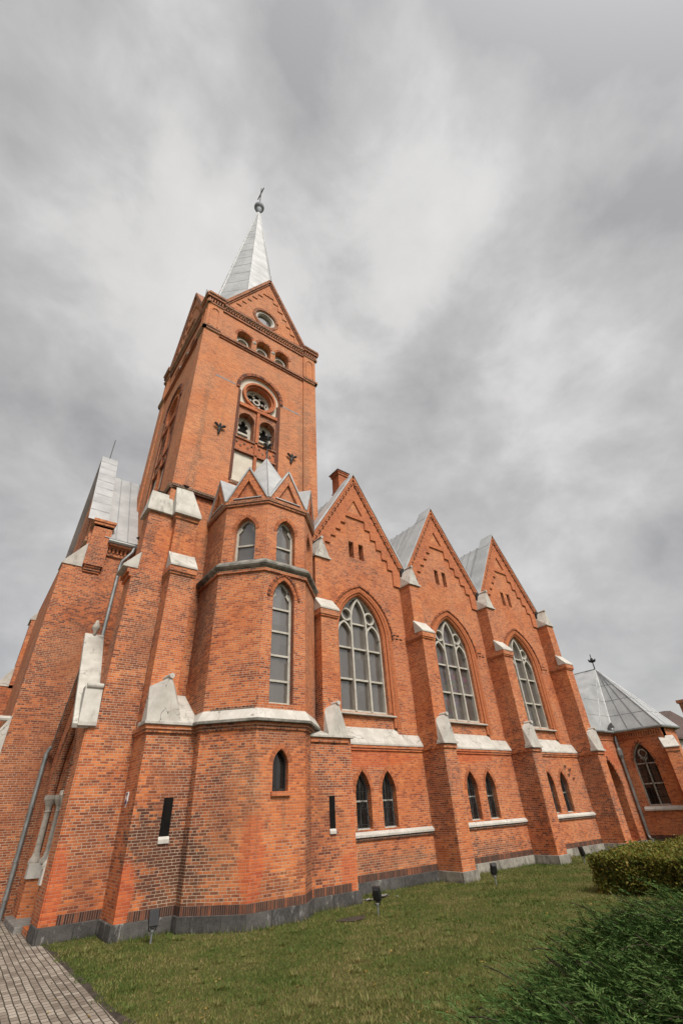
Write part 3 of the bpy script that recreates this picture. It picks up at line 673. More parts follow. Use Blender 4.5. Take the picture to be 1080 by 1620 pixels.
    p.poly(F, mainw, [rose] + wa, -.10); p.rim(F, rose, -.10, -.40)
    p.build('cream_panel', 'cream', church)
    v = MB(); v.cur = 0
    v.ribbon(F, circ(0, 15.0, 0.66, 28), 0.09, -.12, 0.02, closed=True)
    v.ribbon(F, circ(0, 15.0, 0.58, 28), 0.07, -.40, -.06, closed=True)
    v.fbox(F, -.78, .78, 14.18, 14.33, -.10, .02)
    v.fbox(F, -.05, .05, 10.66, 14.18, -.10, .00)
    v.fbox(F, -.78, .78, 12.06, 12.62, -.10, -.05)
    v.cur = 1
    for s_ in (-1, 1):
        o_ = [(s_ * .42 - .36, 12.62), (s_ * .42 + .36, 12.62), (s_ * .42 + .36, 14.17), (s_ * .42 - .36, 14.17)]
        v.poly(F, o_, [wa[(s_ + 1) // 2]], -.06); v.rim(F, wa[(s_ + 1) // 2], -.06, -.42); v.rim(F, o_, -.06, -.10)
    v.fbox(F, -.80, .80, 12.60, 12.67, -.10, .0); v.fbox(F, -.80, .80, 12.02, 12.08, -.10, .0)
    v.cur = 2
    for k in range(-5, 6): v.fbox(F, k * .145 - .03, k * .145 + .03, 12.28 + (k % 2) * .14, 12.34 + (k % 2) * .14, -.05, -.02)
    v.fbox(F, -.86, .86, 10.56, 10.68, -.10, .03)
    v.build('tracery_brick', ['beam', 'mould', 'darkmould'], church)
    w = MB(); w.ribbon(F, circ(0, 15.0, 0.50, 24), 0.09, -.40, -.28, closed=True); w.ribbon(F, circ(0, 15.0, 0.13, 12), 0.06, -.38, -.28, closed=True)
    for k in range(6):
        a = math.pi / 3 * k + math.pi / 6; w.ribbon(F, circ(0.29 * math.cos(a), 15.0 + .29 * math.sin(a), 0.165, 12), 0.045, -.39, -.30, closed=True)
    w = w.build('rose_window', 'frame', church)
    p = MB(); p.poly(F, circ(0, 15, .55, 20), [], -.37); p.build('pane', 'black', w)
    for s_ in (-1, 1):
        u = s_ * 0.42; oa = arch(u, 0.31, 12.66, 13.62, 0.33, 8); w = MB()
        ia = [(u - .19, 12.70), (u - .19, 13.3), (u - .12, 13.38), (u - .21, 13.5), (u - .16, 13.62), (u - .09, 13.60), (u - .09, 13.74), (u, 13.82), (u + .09, 13.74), (u + .09, 13.60), (u + .16, 13.62), (u + .21, 13.5), (u + .12, 13.38), (u + .19, 13.3), (u + .19, 12.70)]
        w.poly(F, oa, [ia], -.34); w.rim(F, ia, -.34, -.42); w.ribbon(F, [(u - .2, 13.12), (u + .2, 13.12)], .09, -.42, -.30)
        w = w.build('belfry_window', 'frame', church); p = MB(); p.poly(F, oa, [], -.41); p.build('pane', 'black', w)
    # iron wall anchors shaped like a fleur
    for s_ in ((-1, 1) if anchors else ()):
        a = MB(); u0 = s_ * 1.42; z0 = 12.50
        a.tube([F.p(u0, z0 - .14, .04), F.p(u0, z0, .06), F.p(u0, z0 + .12, .07)], [.035, .05, .035], 6)
        for g_ in (-1, 0, 1):
            a.tube([F.p(u0 + g_ * t * .21, z0 + .02 + (.27 - abs(g_) * .09) * t + abs(g_) * .07 * math.sin(t * 3.1), .06 + .04 * t) for t in (0, .3, .6, .85, 1)], [.02, .034, .05, .044, .01], 6)
        a.build('wall_anchor', 'iron', church)
    a = MB(); a.fbox(F, -1.86, -.93, 15.07, 15.15, 0, .004); a.fbox(F, .93, 1.80, 15.07, 15.15, 0, .004); a.build('painted_band', 'greyband', church)
tower_face(FS(TY - TH, TX), True, True); tower_face(FW(TX - TH, TY), True)
tower_face(Fr((TX, TY + TH), (-1, 0), (0, 1)), False); tower_face(Fr((TX + TH, TY), (0, -1), (1, 0)), False)
b = MB(); b.lathe((TX, TY, 19.45), [(2.36, 0), (0.07, 15.95)], 8, math.pi / 8)
b.cur = 1
for k in range(8):
    a0, a1 = math.pi / 8 + k * math.pi / 4, math.pi / 8 + (k + 1) * math.pi / 4
    b.tube([(TX + 2.36 * math.cos(a0), TY + 2.36 * math.sin(a0), 19.45), (TX + .07 * math.cos(a0), TY + .07 * math.sin(a0), 35.4)], [.035, .02], 5)
b.cur = 2
for k in range(8):
    a0, a1 = math.pi / 8 + k * math.pi / 4, math.pi / 8 + (k + 1) * math.pi / 4
    for j in range(14):
        t = (j + (k % 2) * .5 + .4) / 15.0; r0 = 2.36 * (1 - t) + .07 * t + .004; z0 = 19.45 + 15.95 * t; t2 = t + .0022; r1 = 2.36 * (1 - t2) + .07 * t2 + .012; z1 = 19.45 + 15.95 * t2
        b.add([(TX + r * math.cos(a), TY + r * math.sin(a), z) for a, r, z in ((a0, r0, z0), (a1, r0, z0), (a1, r1, z1), (a0, r1, z1))], [(0, 1, 2, 3)])
spire = b.build('spire', ['zinc', 'zinc', 'spireseam'], church)
b = MB(); b.lathe((TX, TY, 36.15), [(.07, -.75), (.09, -.55), (.2, -.26)] + [(.34 * math.sin(a), .05 - .34 * math.cos(a)) for a in [math.pi * k / 12 for k in range(2, 12)]] + [(.03, .45)], 18); b.build('orb', 'ball', spire, smooth=True)
b = MB(); b.tube([(TX, TY, 36.4), (TX, TY, 39.2)], .035, 6); b.tube([(TX, TY - .45, 38.35), (TX, TY + .45, 38.35)], .035, 6); b.build('cross', 'iron', spire)
b = MB(); b.tube([(TX - TH + .3, TY, 23.0), (TX - TH + .3, TY, 23.9)], .02, 5); b.build('lightning_rod', 'iron', church)

# ================================================================== STAIR TURRET
CX, CY = 5.24, 10.42
def TF(k, ap):
    th = -math.pi / 2 + k * math.pi / 4; n = (math.cos(th), math.sin(th)); return Fr((CX + n[0] * ap, CY + n[1] * ap), (-n[1], n[0]), n)
T8 = math.tan(math.pi / 8)
def octa(mb, prof): mb.lathe((CX, CY, 0), [(r / math.cos(math.pi / 8), z) for r, z in prof], 8, math.pi / 8)
b = MB(); AP = 1.42; h_ = AP * T8
LOWW = arch(0, .18, 1.98, 2.42, .30, 8); LONG = arch(-.03, .30, 3.58, 5.98, .50, 10); UPW = arch(0, .28, 6.98, 7.84, .44, 10)
for k in range(8):
    F = TF(k, AP); F2 = TF(k, 1.40); h2 = 1.40 * T8
    b.plate(F, [(-h_, 0.2), (h_, 0.2), (h_, 3.26), (-h_, 3.26)], [LOWW] if k == 0 else [], 0, .02, reveal=.16)
    b.plate(F, [(-h_, 3.26), (h_, 3.26), (h_, 6.80), (-h_, 6.80)], [LONG] if k == 0 else [], 0, .02, reveal=.2)
    b.plate(F2, [(-h2, 6.80), (h2, 6.80), (h2, 8.80), (-h2, 8.80)], [UPW] if k in (0, 1, 7, 2) else [], 0, .02, reveal=.22)
turret = b.build('stair_turret', 'brick', church)
b = MB(); octa(b, [(AP, 3.08), (AP + .03, 3.08), (AP + .03, 3.14), (AP + .06, 3.14), (AP + .06, 3.20), (AP, 3.20)]); b.build('turret_corbel', 'mould', turret)
b = MB(); octa(b, [(AP, 3.20), (AP + .13, 3.22), (AP + .13, 3.27), (AP + .10, 3.31), (AP, 3.47)]); b.cur = 1; octa(b, [(AP + .02, 3.205), (AP + .115, 3.205), (AP + .132, 3.215), (AP + .132, 3.262)]); b.build('turret_ledge', ['limew', 'ledge'], turret)
b = MB(); octa(b, [(AP, 6.70), (AP + .09, 6.76), (AP + .12, 6.80), (AP + .12, 6.85), (AP - .02, 6.98)]); b.build('turret_ledge', 'ledge', turret)
b = MB(); octa(b, [(AP, 6.62), (AP + .045, 6.62), (AP + .045, 6.70), (AP, 6.70)]); b.build('turret_corbel', 'mould', turret); b = MB(); octa(b, [(1.40, 8.66), (1.44, 8.66), (1.44, 8.73), (1.47, 8.73), (1.47, 8.82), (1.40, 8.83)]); b.build('turret_corbel', 'mould', turret)
b = MB(); octa(b, [(AP - .1, -.4), (AP + .05, -.4), (AP + .05, .235), (AP, .24)]); b.build('plinth', 'plinth', turret)
b = MB(); octa(b, [(AP, .237), (AP + .012, .237), (AP + .012, .365), (AP, .365)]); b.build('soldier_course', 'soldier', turret)
b = MB(); octa(b, [(1.36, 8.8), (1.36, 8.9), (.02, 11.5)]); b.cur = 1
for k in range(8):
    a = math.pi / 8 + k * math.pi / 4; r = 1.36 / math.cos(math.pi / 8); b.tube([(CX + r * math.cos(a), CY + r * math.sin(a), 8.9), (CX, CY, 11.52)], .015, 4)
b.cur = 0
gb = MB(); gz = MB()
for k in range(8):
    F = TF(k, 1.40); w_ = .565
    gb.plate(F, [(-w_, 8.82), (w_, 8.82), (0, 9.92)], [[(-.34, 8.90), (.34, 8.90), (0, 9.58)]], .05, .14, reveal=.05); gb.poly(F, [(-.4, 8.84), (.4, 8.84), (0, 9.66)], [], .0)
    for s_ in (-1, 1): gb.ribbon(F, [(0, 9.54), (s_ * .35, 8.86)], .05, 0, .075)
    gz.hull([F.p(-w_ - .02, 8.82, -.02), F.p(w_ + .02, 8.82, -.02), F.p(0, 9.97, .0), F.p(0, 9.97, -.72), F.p(0, 8.82, -.9)])
    for s_ in (-1, 1): gz.ribbon(F, [(0, 9.95), (s_ * (w_ + .02), 8.83)], .045, -.1, .085)
    gz.fbox(F, -.40, .40, 8.86, 8.885, .0, .09)
b.build('turret_roof', ['zinc', 'seam'], turret); gb.build('turret_gable', 'brick', turret); gz.build('gable_flashing', 'zinc', turret)
b = MB(); c = (CX, CY, 11.5); b.tube([c, (CX, CY, 12.7)], [.03, .02], 6)
for k in range(4):
    a = k * math.pi / 2 + .4
    for zz, rr in ((11.95, .20), (12.32, .15)): b.tube([(CX + math.cos(a) * t * rr, CY + math.sin(a) * t * rr, zz + .14 * math.sin(t * 2.4)) for t in (0, .33, .66, 1)], [.03, .05, .05, .02], 6)
b.build('iron_finial', 'iron', turret)
def lancet(F, loop, hw_in, mat, bars, d, parent, name='window', cx=0.0, cusp=None, pane='glass'):
    w = MB(); w.poly(F, loop[0], [loop[1]], d + .05); w.rim(F, loop[1], d + .05, d)
    for z in bars: w.fbox(F, cx - hw_in, cx + hw_in, z - .022, z + .022, d, d + .055)
    if cusp:
        for s_ in (-1, 1): w.ribbon(F, [(cx + s_ * hw_in, cusp - .10), (cx + s_ * (hw_in - .075), cusp), (cx + s_ * (hw_in - .03), cusp + .12)], .045, d, d + .05)
    w = w.build(name, mat, parent); p = MB(); p.poly(F, loop[0], [], d + .008); p.build('pane', pane, w); return w
F = TF(0, AP)
lancet(F, (LONG, arch(-.03, .235, 3.63, 5.98, .42, 10)), .24, 'frame', (4.08, 4.64, 5.20, 5.76), -.19, church, cx=-.03, cusp=6.12)
w = lancet(F, (LOWW, arch(0, .150, 2.03, 2.42, .25, 8)), .15, 'iron', (), -.15, church, pane='dkglass')
for k in (0, 1, 7, 2): lancet(TF(k, 1.40), (UPW, arch(0, .225, 7.0, 7.84, .37, 10)), .23, 'frame', (7.48,), -.2, church, cusp=7.98)
b = MB(); voussoirs(b, F, arch(0, .235, 2.35, 2.42, .365, 10)[1:-1], .09, 0, .006, step=.04, lo=1, hi=2)
voussoirs(b, F, arch(-.03, .345, 5.9, 5.98, .56, 10)[1:-1], .09, 0, .012, step=.04, lo=1, hi=2); voussoirs(b, F, arch(-.03, .43, 5.9, 5.98, .66, 10)[1:-1], .06, 0, .03, step=.036, lo=0, hi=2)
b.tube([F.p(a, z, -.06) for a, z in arch(-.03, .31, 3.6, 5.98, .51, 12)], .03, 6, cap=False)
for k in (0, 1, 7): voussoirs(b, TF(k, 1.40), arch(0, .33, 7.75, 7.84, .50, 10)[1:-1], .09, 0, .006, step=.04, lo=1, hi=2)
b.build('window_arch', UN, turret)
b = MB(); b.hull([F.p(u, z, d) for u in (-.34, .29) for z, d in ((3.33, .05), (3.36, .06), (3.60, -.17), (3.33, -.17))]); b.build('window_sill', 'limew', turret)
b = MB(); b.fbox(F, -.21, .22, 1.90, 1.975, 0, .05); b.build('brick_sill', 'beam', turret)
b = MB(); b.fbox(TF(7, AP), -.42, .52, 3.475, 3.52, 0, .01); b.build('dark_course', 'darkmould', turret)

# ================================================================== TOWER CORNER BUTTRESSES
b = MB()
b.box(2.83, 4.15, 10.10, 11.2, .2, 3.22); b.box(2.80, 4.12, 10.06, 11.2, 3.08, 3.14); b.box(2.77, 4.12, 10.03, 11.2, 3.14, 3.22)
b.box(2.82, 3.42, 10.45, 11.2, 3.2, 6.92); b.box(2.79, 3.44, 10.42, 11.2, 6.70, 6.76); b.box(2.76, 3.46, 10.39, 11.2, 6.76, 6.90)
b.box(2.80, 3.39, 10.74, 11.2, 6.88, 8.58); b.box(2.76, 3.41, 10.70, 11.2, 8.47, 8.58)
o = b.build('buttress', 'brick', church)
c = MB(); c.hull([(x, y, z) for x in (2.73, 4.0) for y, z in ((9.99, 3.22), (9.99, 3.28), (10.5, 3.22), (10.5, 3.30))]); c.hull([(x, y, z) for x in (3.38, 4.05) for y, z in ((9.995, 3.24), (9.995, 3.275), (11.07, 3.24), (11.07, 4.02))]); c.build('buttress_slope', 'plaster', o, bevel=0.012)
c = MB(); c.hull([(2.76, 10.03, 3.28), (3.46, 10.03, 3.28), (2.78, 10.46, 3.28), (3.46, 10.46, 3.28), (2.82, 10.46, 4.02), (3.40, 10.46, 3.98), (3.12, 10.02, 4.15), (3.12, 10.46, 4.18)]); c.tube([(3.12, 9.99, 4.17), (3.12, 10.47, 4.20)], .055, 10); c.build('buttress_cap', 'limew', o)
c = MB(); shed_cap(c, 2.80, 3.42, 10.40, 10.76, 6.95, 7.45); c.build('buttress_cap', 'plaster', o, bevel=0.012)
c = MB(); c.hull([(2.70, 10.62, 8.58), (3.44, 10.62, 8.58), (2.70, 11.14, 8.58), (3.44, 11.14, 8.58), (2.70, 10.62, 8.66), (3.44, 10.62, 8.66), (2.71, 11.06, 9.88), (3.12, 11.06, 9.92), (3.40, 11.06, 9.2)]); c.build('buttress_cap', 'plaster', o, bevel=0.012)
b_plinth(2.83, 4.15, 10.10, 11.2, o, 'plinth'); b_soldier(3.05, 4.15, 10.10, 11.2, o)
Fb = FS(10.10); c = MB(); c.fbox(Fb, 3.36, 3.54, 1.36, 1.97, -.1, .004); c.build('slit_opening', 'black', o)
c = MB(); c.hull([Fb.p(u, z, d) for u in (3.35, 3.55) for z, d in ((1.26, .03), (1.32, .03), (1.365, .004), (1.26, .004))]); c.build('slit_sill', 'limew', o)
b = MB()
b.box(1.90, 2.86, 10.94, 11.56, .2, 3.24)
b.box(2.04, 2.86, 10.945, 11.55, 3.2, 6.86); b.box(1.92, 2.2, 10.93, 11.57, 6.72, 6.84); b.box(1.98, 2.2, 10.935, 11.56, 6.62, 6.72)
b.box(2.13, 2.86, 10.95, 11.50, 6.8, 8.60)
o = b.build('buttress', 'brick', church)
c = MB(); c.hull([(1.80, 10.91, 6.84), (1.80, 11.58, 6.84), (1.80, 10.91, 6.89), (1.80, 11.58, 6.89), (2.15, 10.91, 6.84), (2.15, 11.58, 6.84), (2.16, 10.91, 7.32), (2.16, 11.58, 7.32)]); c.build('buttress_cap', 'plaster', o, bevel=0.012)
c = MB(); c.hull([(2.04, 10.86, 8.60), (2.04, 11.56, 8.60), (2.72, 10.86, 8.60), (2.72, 11.56, 8.60), (2.04, 10.86, 8.66), (2.04, 11.56, 8.66), (2.10, 11.06, 9.34), (2.68, 11.06, 9.34), (2.4, 11.56, 9.5), (2.68, 11.56, 9.5)]); c.build('buttress_cap', 'plaster', o, bevel=0.012)
b_plinth(1.90, 2.86, 10.94, 11.56, o, 'plinth'); b_soldier(2.15, 2.86, 10.94, 11.56, o)

# ================================================================== PORTAL
PY = 12.57; F = FW(1.875, PY); b = MB()
op = arch(0, .99, .12, 2.2, 1.5, 12); op2 = arch(0, .86, .12, 2.2, 1.36, 12); op3 = arch(0, .70, .12, 2.2, 1.18, 12)
b.plate(F, [(-1.6, .0), (1.63, .0), (1.63, 3.24), (0, 5.42), (-1.6, 3.24)], [op], 0, .7, reveal=.14)
b.poly(F, op, [op2], -.14); b.rim(F, op2, -.14, -.32); b.poly(F, op2, [op3], -.32); b.rim(F, op3, -.32, -.5)
portal = b.build('portal', 'brick', church)
c = MB(); c.poly(F, op3, [], -.48); c.build('door', 'wood', portal)
c = MB()
for hw, rs, d in ((.925, 1.43, -.07), (.78, 1.27, -.25)): 
    c.tube([F.p(u, z, d) for u, z in arch(0, hw, 2.2, 2.21, rs, 14)[1:-1]], .065, 8, cap=False)
voussoirs(c, F, arch(0, 1.05, 2.1, 2.2, 1.57, 14), .10, 0, .02, lo=0, hi=1)
c.build('archivolt', ['mould', 'mould', 'darkmould'], portal)
for s_ in (-1, 1):
    for uu, d, r in ((.905, -.07, .062), (.77, -.25, .055)):
        l = MB(); l.lathe(F.p(s_ * uu, 0, d), [(.125, .98), (.125, 1.02), (.11, 1.06), (r * 1.35, 1.10), (r * 1.2, 1.14), (r, 1.17), (r * .93, 1.88), (r * 1.15, 1.89), (r * .95, 1.92), (r * 1.1, 1.98), (.115, 2.08), (.125, 2.10), (.135, 2.12), (.135, 2.19), (.12, 2.2)], 14); l.build('column', 'stone', portal, smooth=False)
    c = MB(); c.hull([F.p(s_ * u, z, d) for u, d in ((1.0, .03), (.78, .03), (.62, -.36), (1.0, -.36)) for z in (.74, .99)]); c.build('column_plinth', 'limew', portal, bevel=.01)
    c = MB(); c.hull([F.p(s_ * u, z, d) for u, d in ((1.0, .0), (.82, .0), (.66, -.36), (1.0, -.36)) for z in (0.0, .74)]); c.build('jamb_base', 'brick', portal)
c = MB()
c.hull([F.p(u, z, d) for u, z in ((-1.66, 3.30), (-1.62, 3.22), (0, 5.62), (0, 5.42)) for d in (.27, -.17)])
c.hull([F.p(u, z, d) for u, z in ((-1.70, 3.26), (-1.70, 3.33), (-1.50, 4.06), (-1.25, 4.06), (-1.4, 3.26)) for d in (.18, -.16)])
c.tube([F.p(-1.50, 4.06, .16), F.p(-1.50, 4.06, -.16)], .06, 10)
c.build('gable_coping', 'plaster', portal, bevel=.012)
c = MB(); c.hull([F.p(u, z, d) for u, z in ((1.66, 3.30), (1.62, 3.24), (0, 5.60), (0, 5.50)) for d in (.12, -.17)]); 
c.build('gable_coping', 'ledge', portal)
c = MB()
for k, d in enumerate((.10, .07, .04)): c.ribbon(F, [(-1.35, 5.40 - 1.80 - k * .11), (0, 5.40 - k * .11), (1.60, 3.24 - k * .11)], .09, 0, d)
c.build('gable_moulding', 'mould', portal)
c = MB(); c.lathe(F.p(0, 5.55, .06), [(.05, 0), (.04, .12), (.09, .2), (.10, .26), (.06, .33), (.03, .42)], 10); c.build('finial', 'stone', portal, smooth=True)
c = MB(); c.hull([F.p(u, z, d) for u, z in ((-1.6, 3.2), (1.6, 3.2), (0, 5.36)) for d in (-.17, -.75)]); c.build('portal_roof', 'zinc', portal)

# ================================================================== WEST FRONT BLOCK
b = MB(); YN = 14.4
b.box(.74, 3.0, YN, 19.4, 0, 8.2); b.box(1.20, 3.0, YN + .01, 19.39, 8.15, 9.25)
b.hull([(x, y, z) for x in (1.18, 1.60) for y, z in ((YN + .02, 9.2), (19.4, 9.2), (16.9, 13.9))])
b.box(.42, 1.2, YN - .004, 15.0, 0, 3.12); b.box(1.25, 1.80, YN - .16, YN + .2, 8.22, 9.62)
for k in range(3): b.box(1.25 - .03 * k, 1.80 + .03 * k, YN - .16 - .03 * k, YN + .2, 9.55 + k * .09, 9.64 + k * .09)
for k in range(3): b.box(1.30, 1.75, YN - .04 - .04 * k, YN + .2, 8.02 + k * .07, 8.09 + k * .07)
b.box(1.80, 2.9, YN - .05, YN + .2, 8.70, 8.80); b.box(1.80, 2.9, YN - .09, YN + .2, 8.98, 9.12)
for k in range(9): b.box(1.84 + k * .12, 1.90 + k * .12, YN - .08, YN + .1, 8.80, 8.98)
west = b.build('west_front', 'brick', church)
b = MB(); 
for sgn in (-1, 1): b.hull([(x, 16.9 + sgn * yy, z) for x in (1.02, 1.62) for yy, z in ((0, 14.28), (0, 14.16), (2.56, 9.86), (2.62, 9.80))])
b.cur = 1
for k in range(1, 9):
    t = k / 9; y, z = 16.9 - 2.6 * t, 14.28 - 4.45 * t; b.hull([(x, y + e, z - e * -1.7 + h) for x in (1.03, 1.61) for e in (-.012, .012) for h in (.0, .03)])
b.build('parapet_coping', ['zinc', 'seam'], west)
b = MB(); b.tube([(1.3, 16.9, 14.2), (1.3, 16.9, 15.3)], .018, 5); b.build('lightning_rod', 'iron', west)
b = MB()
for k in range(5): b.box(1.14, 1.2, 15.1 + k * .5, 15.28 + k * .5, 9.4, 10.6 + (1 - abs(k - 2) / 2) * 1.2)
b.box(1.12, 1.2, 14.5, 19.3, 9.1, 9.25); b.build('blind_tracery', 'mould', west)
def west_cap(y0, y1, x0, x1, zl, zt, mat='plaster'):
    c = MB(); c.hull([(x0 - .03, y, z) for y in (y0, y1) for z in (zl - .05, zl)] + [(x1, y, z) for y in (y0, y1) for z in (zl - .05, zt)])
    c.build('buttress_cap', mat, west, bevel=.01)
west_cap(YN - .03, 15.0, .74, 1.26, 8.2, 9.0); west_cap(YN - .04, 15.0, .36, .76, 3.14, 3.95, 'limew')
c = MB(); c.tube([(.30, YN + .2, 3.9), (.74, YN + .2, 3.9)], .06, 8); c.build('cap_roll', 'limew', west)
b = MB(); b.box(.30, 1.2, 19.0, 19.7, 0, 5.6); b.box(.62, 1.2, 19.0, 19.7, 5.5, 7.9); b.box(.95, 1.3, 19.0, 19.7, 7.8, 9.5); b.build('buttress', 'brick', west)
for a in ((18.98, 19.72, .28, .62, 5.6, 6.2), (18.98, 19.72, .60, .95, 7.9, 8.5)): west_cap(*a)
b = MB(); b.tube([(1.75, 14.18, 9.12), (2.75, 14.18, 9.12)], .075, 8); b.tube([(1.75, 14.18, 9.2), (2.75, 14.18, 9.2)], .03, 6); b.build('gutter', 'pipe', west)
b = MB(); b.tube([(2.55, 14.18, 9.08), (2.52, 14.18, 8.9), (2.30, 14.26, 8.55), (2.28, 14.28, 8.4), (2.28, 14.28, 3.6)], .055, 8); b.build('downpipe', 'pipe', west)
b = MB(); b.tube([(1.83, 14.2, 3.28), (1.74, 14.26, 3.22), (1.70, 14.28, 3.1), (1.70, 14.28, .02)], .05, 8)
for z in (2.0, 1.0, .35): b.tube([(1.70, 14.28, z), (1.70, 14.28, z + .06)], .06, 8)
b.build('downpipe', 'pipe', west)

# ================================================================== APSE AND SACRISTY
AXW = 22.7
b = MB(); Fd = FS(10.33); door = arch(21.55, .55, .12, 1.75, 1.15, 10)
b.plate(Fd, [(19.4, 0), (AXW, 0), (AXW, 3.90), (19.4, 3.90)], [door], 0, .5, reveal=.45)
Fw = FW(AXW, 9.42); win = arch(0, .43, 1.20, 2.62, .84, 10)
b.plate(Fw, [(-1.1, 0), (.91, 0), (.91, 3.90), (-1.1, 3.90)], [win], 0, .3, reveal=.16)
b.hull([(x, y, z) for x, y in ((AXW + .32, 8.6), (23.0, 8.34), (24.1, 8.33), (25.55, 9.5), (26.9, 10.9), (26.9, 16), (23.1, 16)) for z in (0, 3.97)]); b.box(AXW + .003, 24.0, 8.32, 8.62, 0, 3.95)
for F_, u0, u1 in ((Fd, 19.4, AXW), (Fw, -1.1, .91)):
    b.fbox(F_, u0, u1 + (.05 if F_ is Fd else 0), 3.60, 3.66, 0, .03); b.fbox(F_, u0, u1, 3.80, 3.88, 0, .09)
    n_ = int((u1 - u0) / .1)
    for k in range(n_): b.fbox(F_, u0 + k * .1 + .02, u0 + k * .1 + .07, 3.66, 3.80, 0, .06)
apse = b.build('apse', 'brick', church)
c = MB(); c.poly(Fd, door, [], -.43); c.build('door', 'wood', apse)
c = MB(); voussoirs(c, Fd, arch(21.55, .60, 1.7, 1.75, 1.21, 12), .09, 0, .01); voussoirs(c, Fw, arch(0, .45, 2.5, 2.62, .88, 12), .09, 0, .01)
c.build('window_arch', UN, apse)
w = MB(); wi = arch(0, .39, 1.25, 2.62, .76, 10); w.poly(Fw, win, [wi], -.11); w.rim(Fw, wi, -.11, -.16)
w.ribbon(Fw, [(0, 1.22), (0, 2.85)], .05, -.16, -.10); w.ribbon(Fw, [(-.37, 1.95), (.37, 1.95)], .045, -.16, -.10); w.ribbon(Fw, [(-.37, 2.66), (.37, 2.66)], .04, -.16, -.10); w.ribbon(Fw, circ(0, 3.02, .15, 14), .045, -.16, -.10, closed=True)
for s_ in (-1, 1): w.ribbon(Fw, [(0, 2.75), (s_ * .14, 2.88)], .045, -.16, -.10)
w = w.build('window', 'frame', church)
c = MB(); c.poly(Fw, win, [], -.15); c.build('pane', 'dkglass', w)
c = MB()
for k in range(-2, 3): c.tube([Fw.p(k * .15, 1.25, -.05), Fw.p(k * .15, 3.3 - abs(k) * .12, -.05)], .008, 5)
for z in (1.5, 1.75, 2.2, 2.45, 2.9): c.tube([Fw.p(-.37, z, -.05), Fw.p(.37, z, -.05)], .008, 5)
for k in (-1, 1): c.tube([Fw.p(k * .3 * math.cos(t), 2.3 + .3 * t, -.05) for t in [j * .25 for j in range(10)]], .008, 5)
c.build('grille', 'iron', w)
c = MB(); c.hull([Fw.p(u, z, d) for u in (-1.1, .62) for z, d in ((1.04, .07), (1.10, .07), (1.19, .003), (1.04, .003))]); c.build('window_sill', 'limew', apse, bevel=.01)
c = MB(); c.fbox(Fw, -1.1, .91, -.4, .12, -.1, .05); c.fbox(Fd, 19.4, AXW, -.4, .12, -.1, .05); c.build('plinth', 'plinth', apse)
c = MB(); c.fbox(Fw, -1.1, .91, .12, .25, -.05, .012); c.build('soldier_course', 'soldier', apse)
# corner buttress, set diagonally
nd = (-.88, -.475); Fc = Fr((AXW + .10, 8.30), (nd[1] * -1, nd[0]), nd)
c = MB(); c.fbox(Fc, -.23, .23, 0, 3.1, -.4, .44); c.fbox(Fc, -.25, .25, 2.97, 3.1, -.4, .47); c.build('buttress', 'brick', apse)
c = MB(); c.hull([Fc.p(u, z, d) for u in (-.27, .27) for z, d in ((3.10, .51), (3.14, .51), (3.10, -.05), (3.56, -.05))]); c.build('buttress_cap', 'limew', apse, bevel=.012)
A_ = (23.75, 10.55, 6.82); Rb = (23.75, 16, 6.82); ez = 3.93
E_ = [(19.3, 10.18, ez), (AXW - .14, 10.18, ez), (AXW - .12, 8.22, ez), (24.25, 8.20, ez), (25.75, 9.4, ez), (27.2, 10.8, ez), (27.2, 16, ez), (19.3, 16, ez)]
c = MB(); c.add([A_, Rb] + E_, [(2, 3, 0), (3, 4, 0), (4, 5, 0), (5, 6, 0), (6, 7, 0), (7, 8, 1, 0), (9, 2, 0), (9, 0, 1), (8, 9, 1), (2, 9, 8, 7, 6, 5, 4, 3)])
c.cur = 1
def lerp(a, b_, t): return tuple(a[i] + (b_[i] - a[i]) * t for i in range(3))
def seamline(p, q_, r=.022): c.tube([(p[0], p[1], p[2] + .01), (q_[0], q_[1], q_[2] + .01)], r, 4)
for k in (1, 2, 3, 4): seamline(A_, E_[k], .022)
for t in (.33, .66): seamline(lerp(A_, E_[2], .04), lerp(E_[1], E_[2], t)); seamline(lerp(A_, E_[3], .04), lerp(E_[2], E_[3], t)); seamline(A_, lerp(E_[3], E_[4], t))
seamline(A_, lerp(E_[0], E_[1], .68)); seamline(lerp(A_, Rb, .1), lerp(E_[0], E_[1], .40)); seamline(A_, Rb, .022); seamline(lerp(A_, Rb, .2), lerp(E_[0], E_[1], .12))
for a, e0, e1 in ((A_, E_[1], E_[2]), (A_, E_[2], E_[3]), (A_, E_[0], E_[1])):
    for t in (.3, .55, .78): seamline(lerp(a, e0, t), lerp(a, e1, t), .007)
apse_roof = c.build('apse_roof', ['zinc', 'seam'], church)
c = MB(); c.tube([(p[0], p[1], p[2] - .02) for p in E_[:6]], .055, 8); c.build('gutter', 'pipe', apse_roof)
c = MB(); c.tube([A_, (23.75, 10.55, 7.55)], [.03, .02], 6)
for a in range(4):
    an = a * math.pi / 2 + .5; c.tube([(23.75 + math.cos(an) * t * .16, 10.55 + math.sin(an) * t * .16, 7.15 + .17 * t * t) for t in (0, .4, .7, 1)], [.02, .03, .065, .015], 6)
c.lathe((23.75, 10.55, 7.2), [(.01, 0), (.07, .06), (.07, .12), (.01, .2)], 8); c.build('iron_finial', 'iron', apse_roof)
c = MB(); c.hull([(22.05, 10.10, 4.02), (22.58, 10.05, 4.08), (22.52, 10.12, 4.30), (22.3, 10.3, 4.1)]); c.build('roof_hatch', 'iron', apse_roof)
c = MB(); dx, dy = AXW - .08, 10.22; c.tube([(dx + .1, dy - .02, 3.86), (dx, dy, 3.6), (dx, dy, .25), (dx - .03, dy - .05, .14), (dx - .10, dy - .18, .09)], .055, 8)
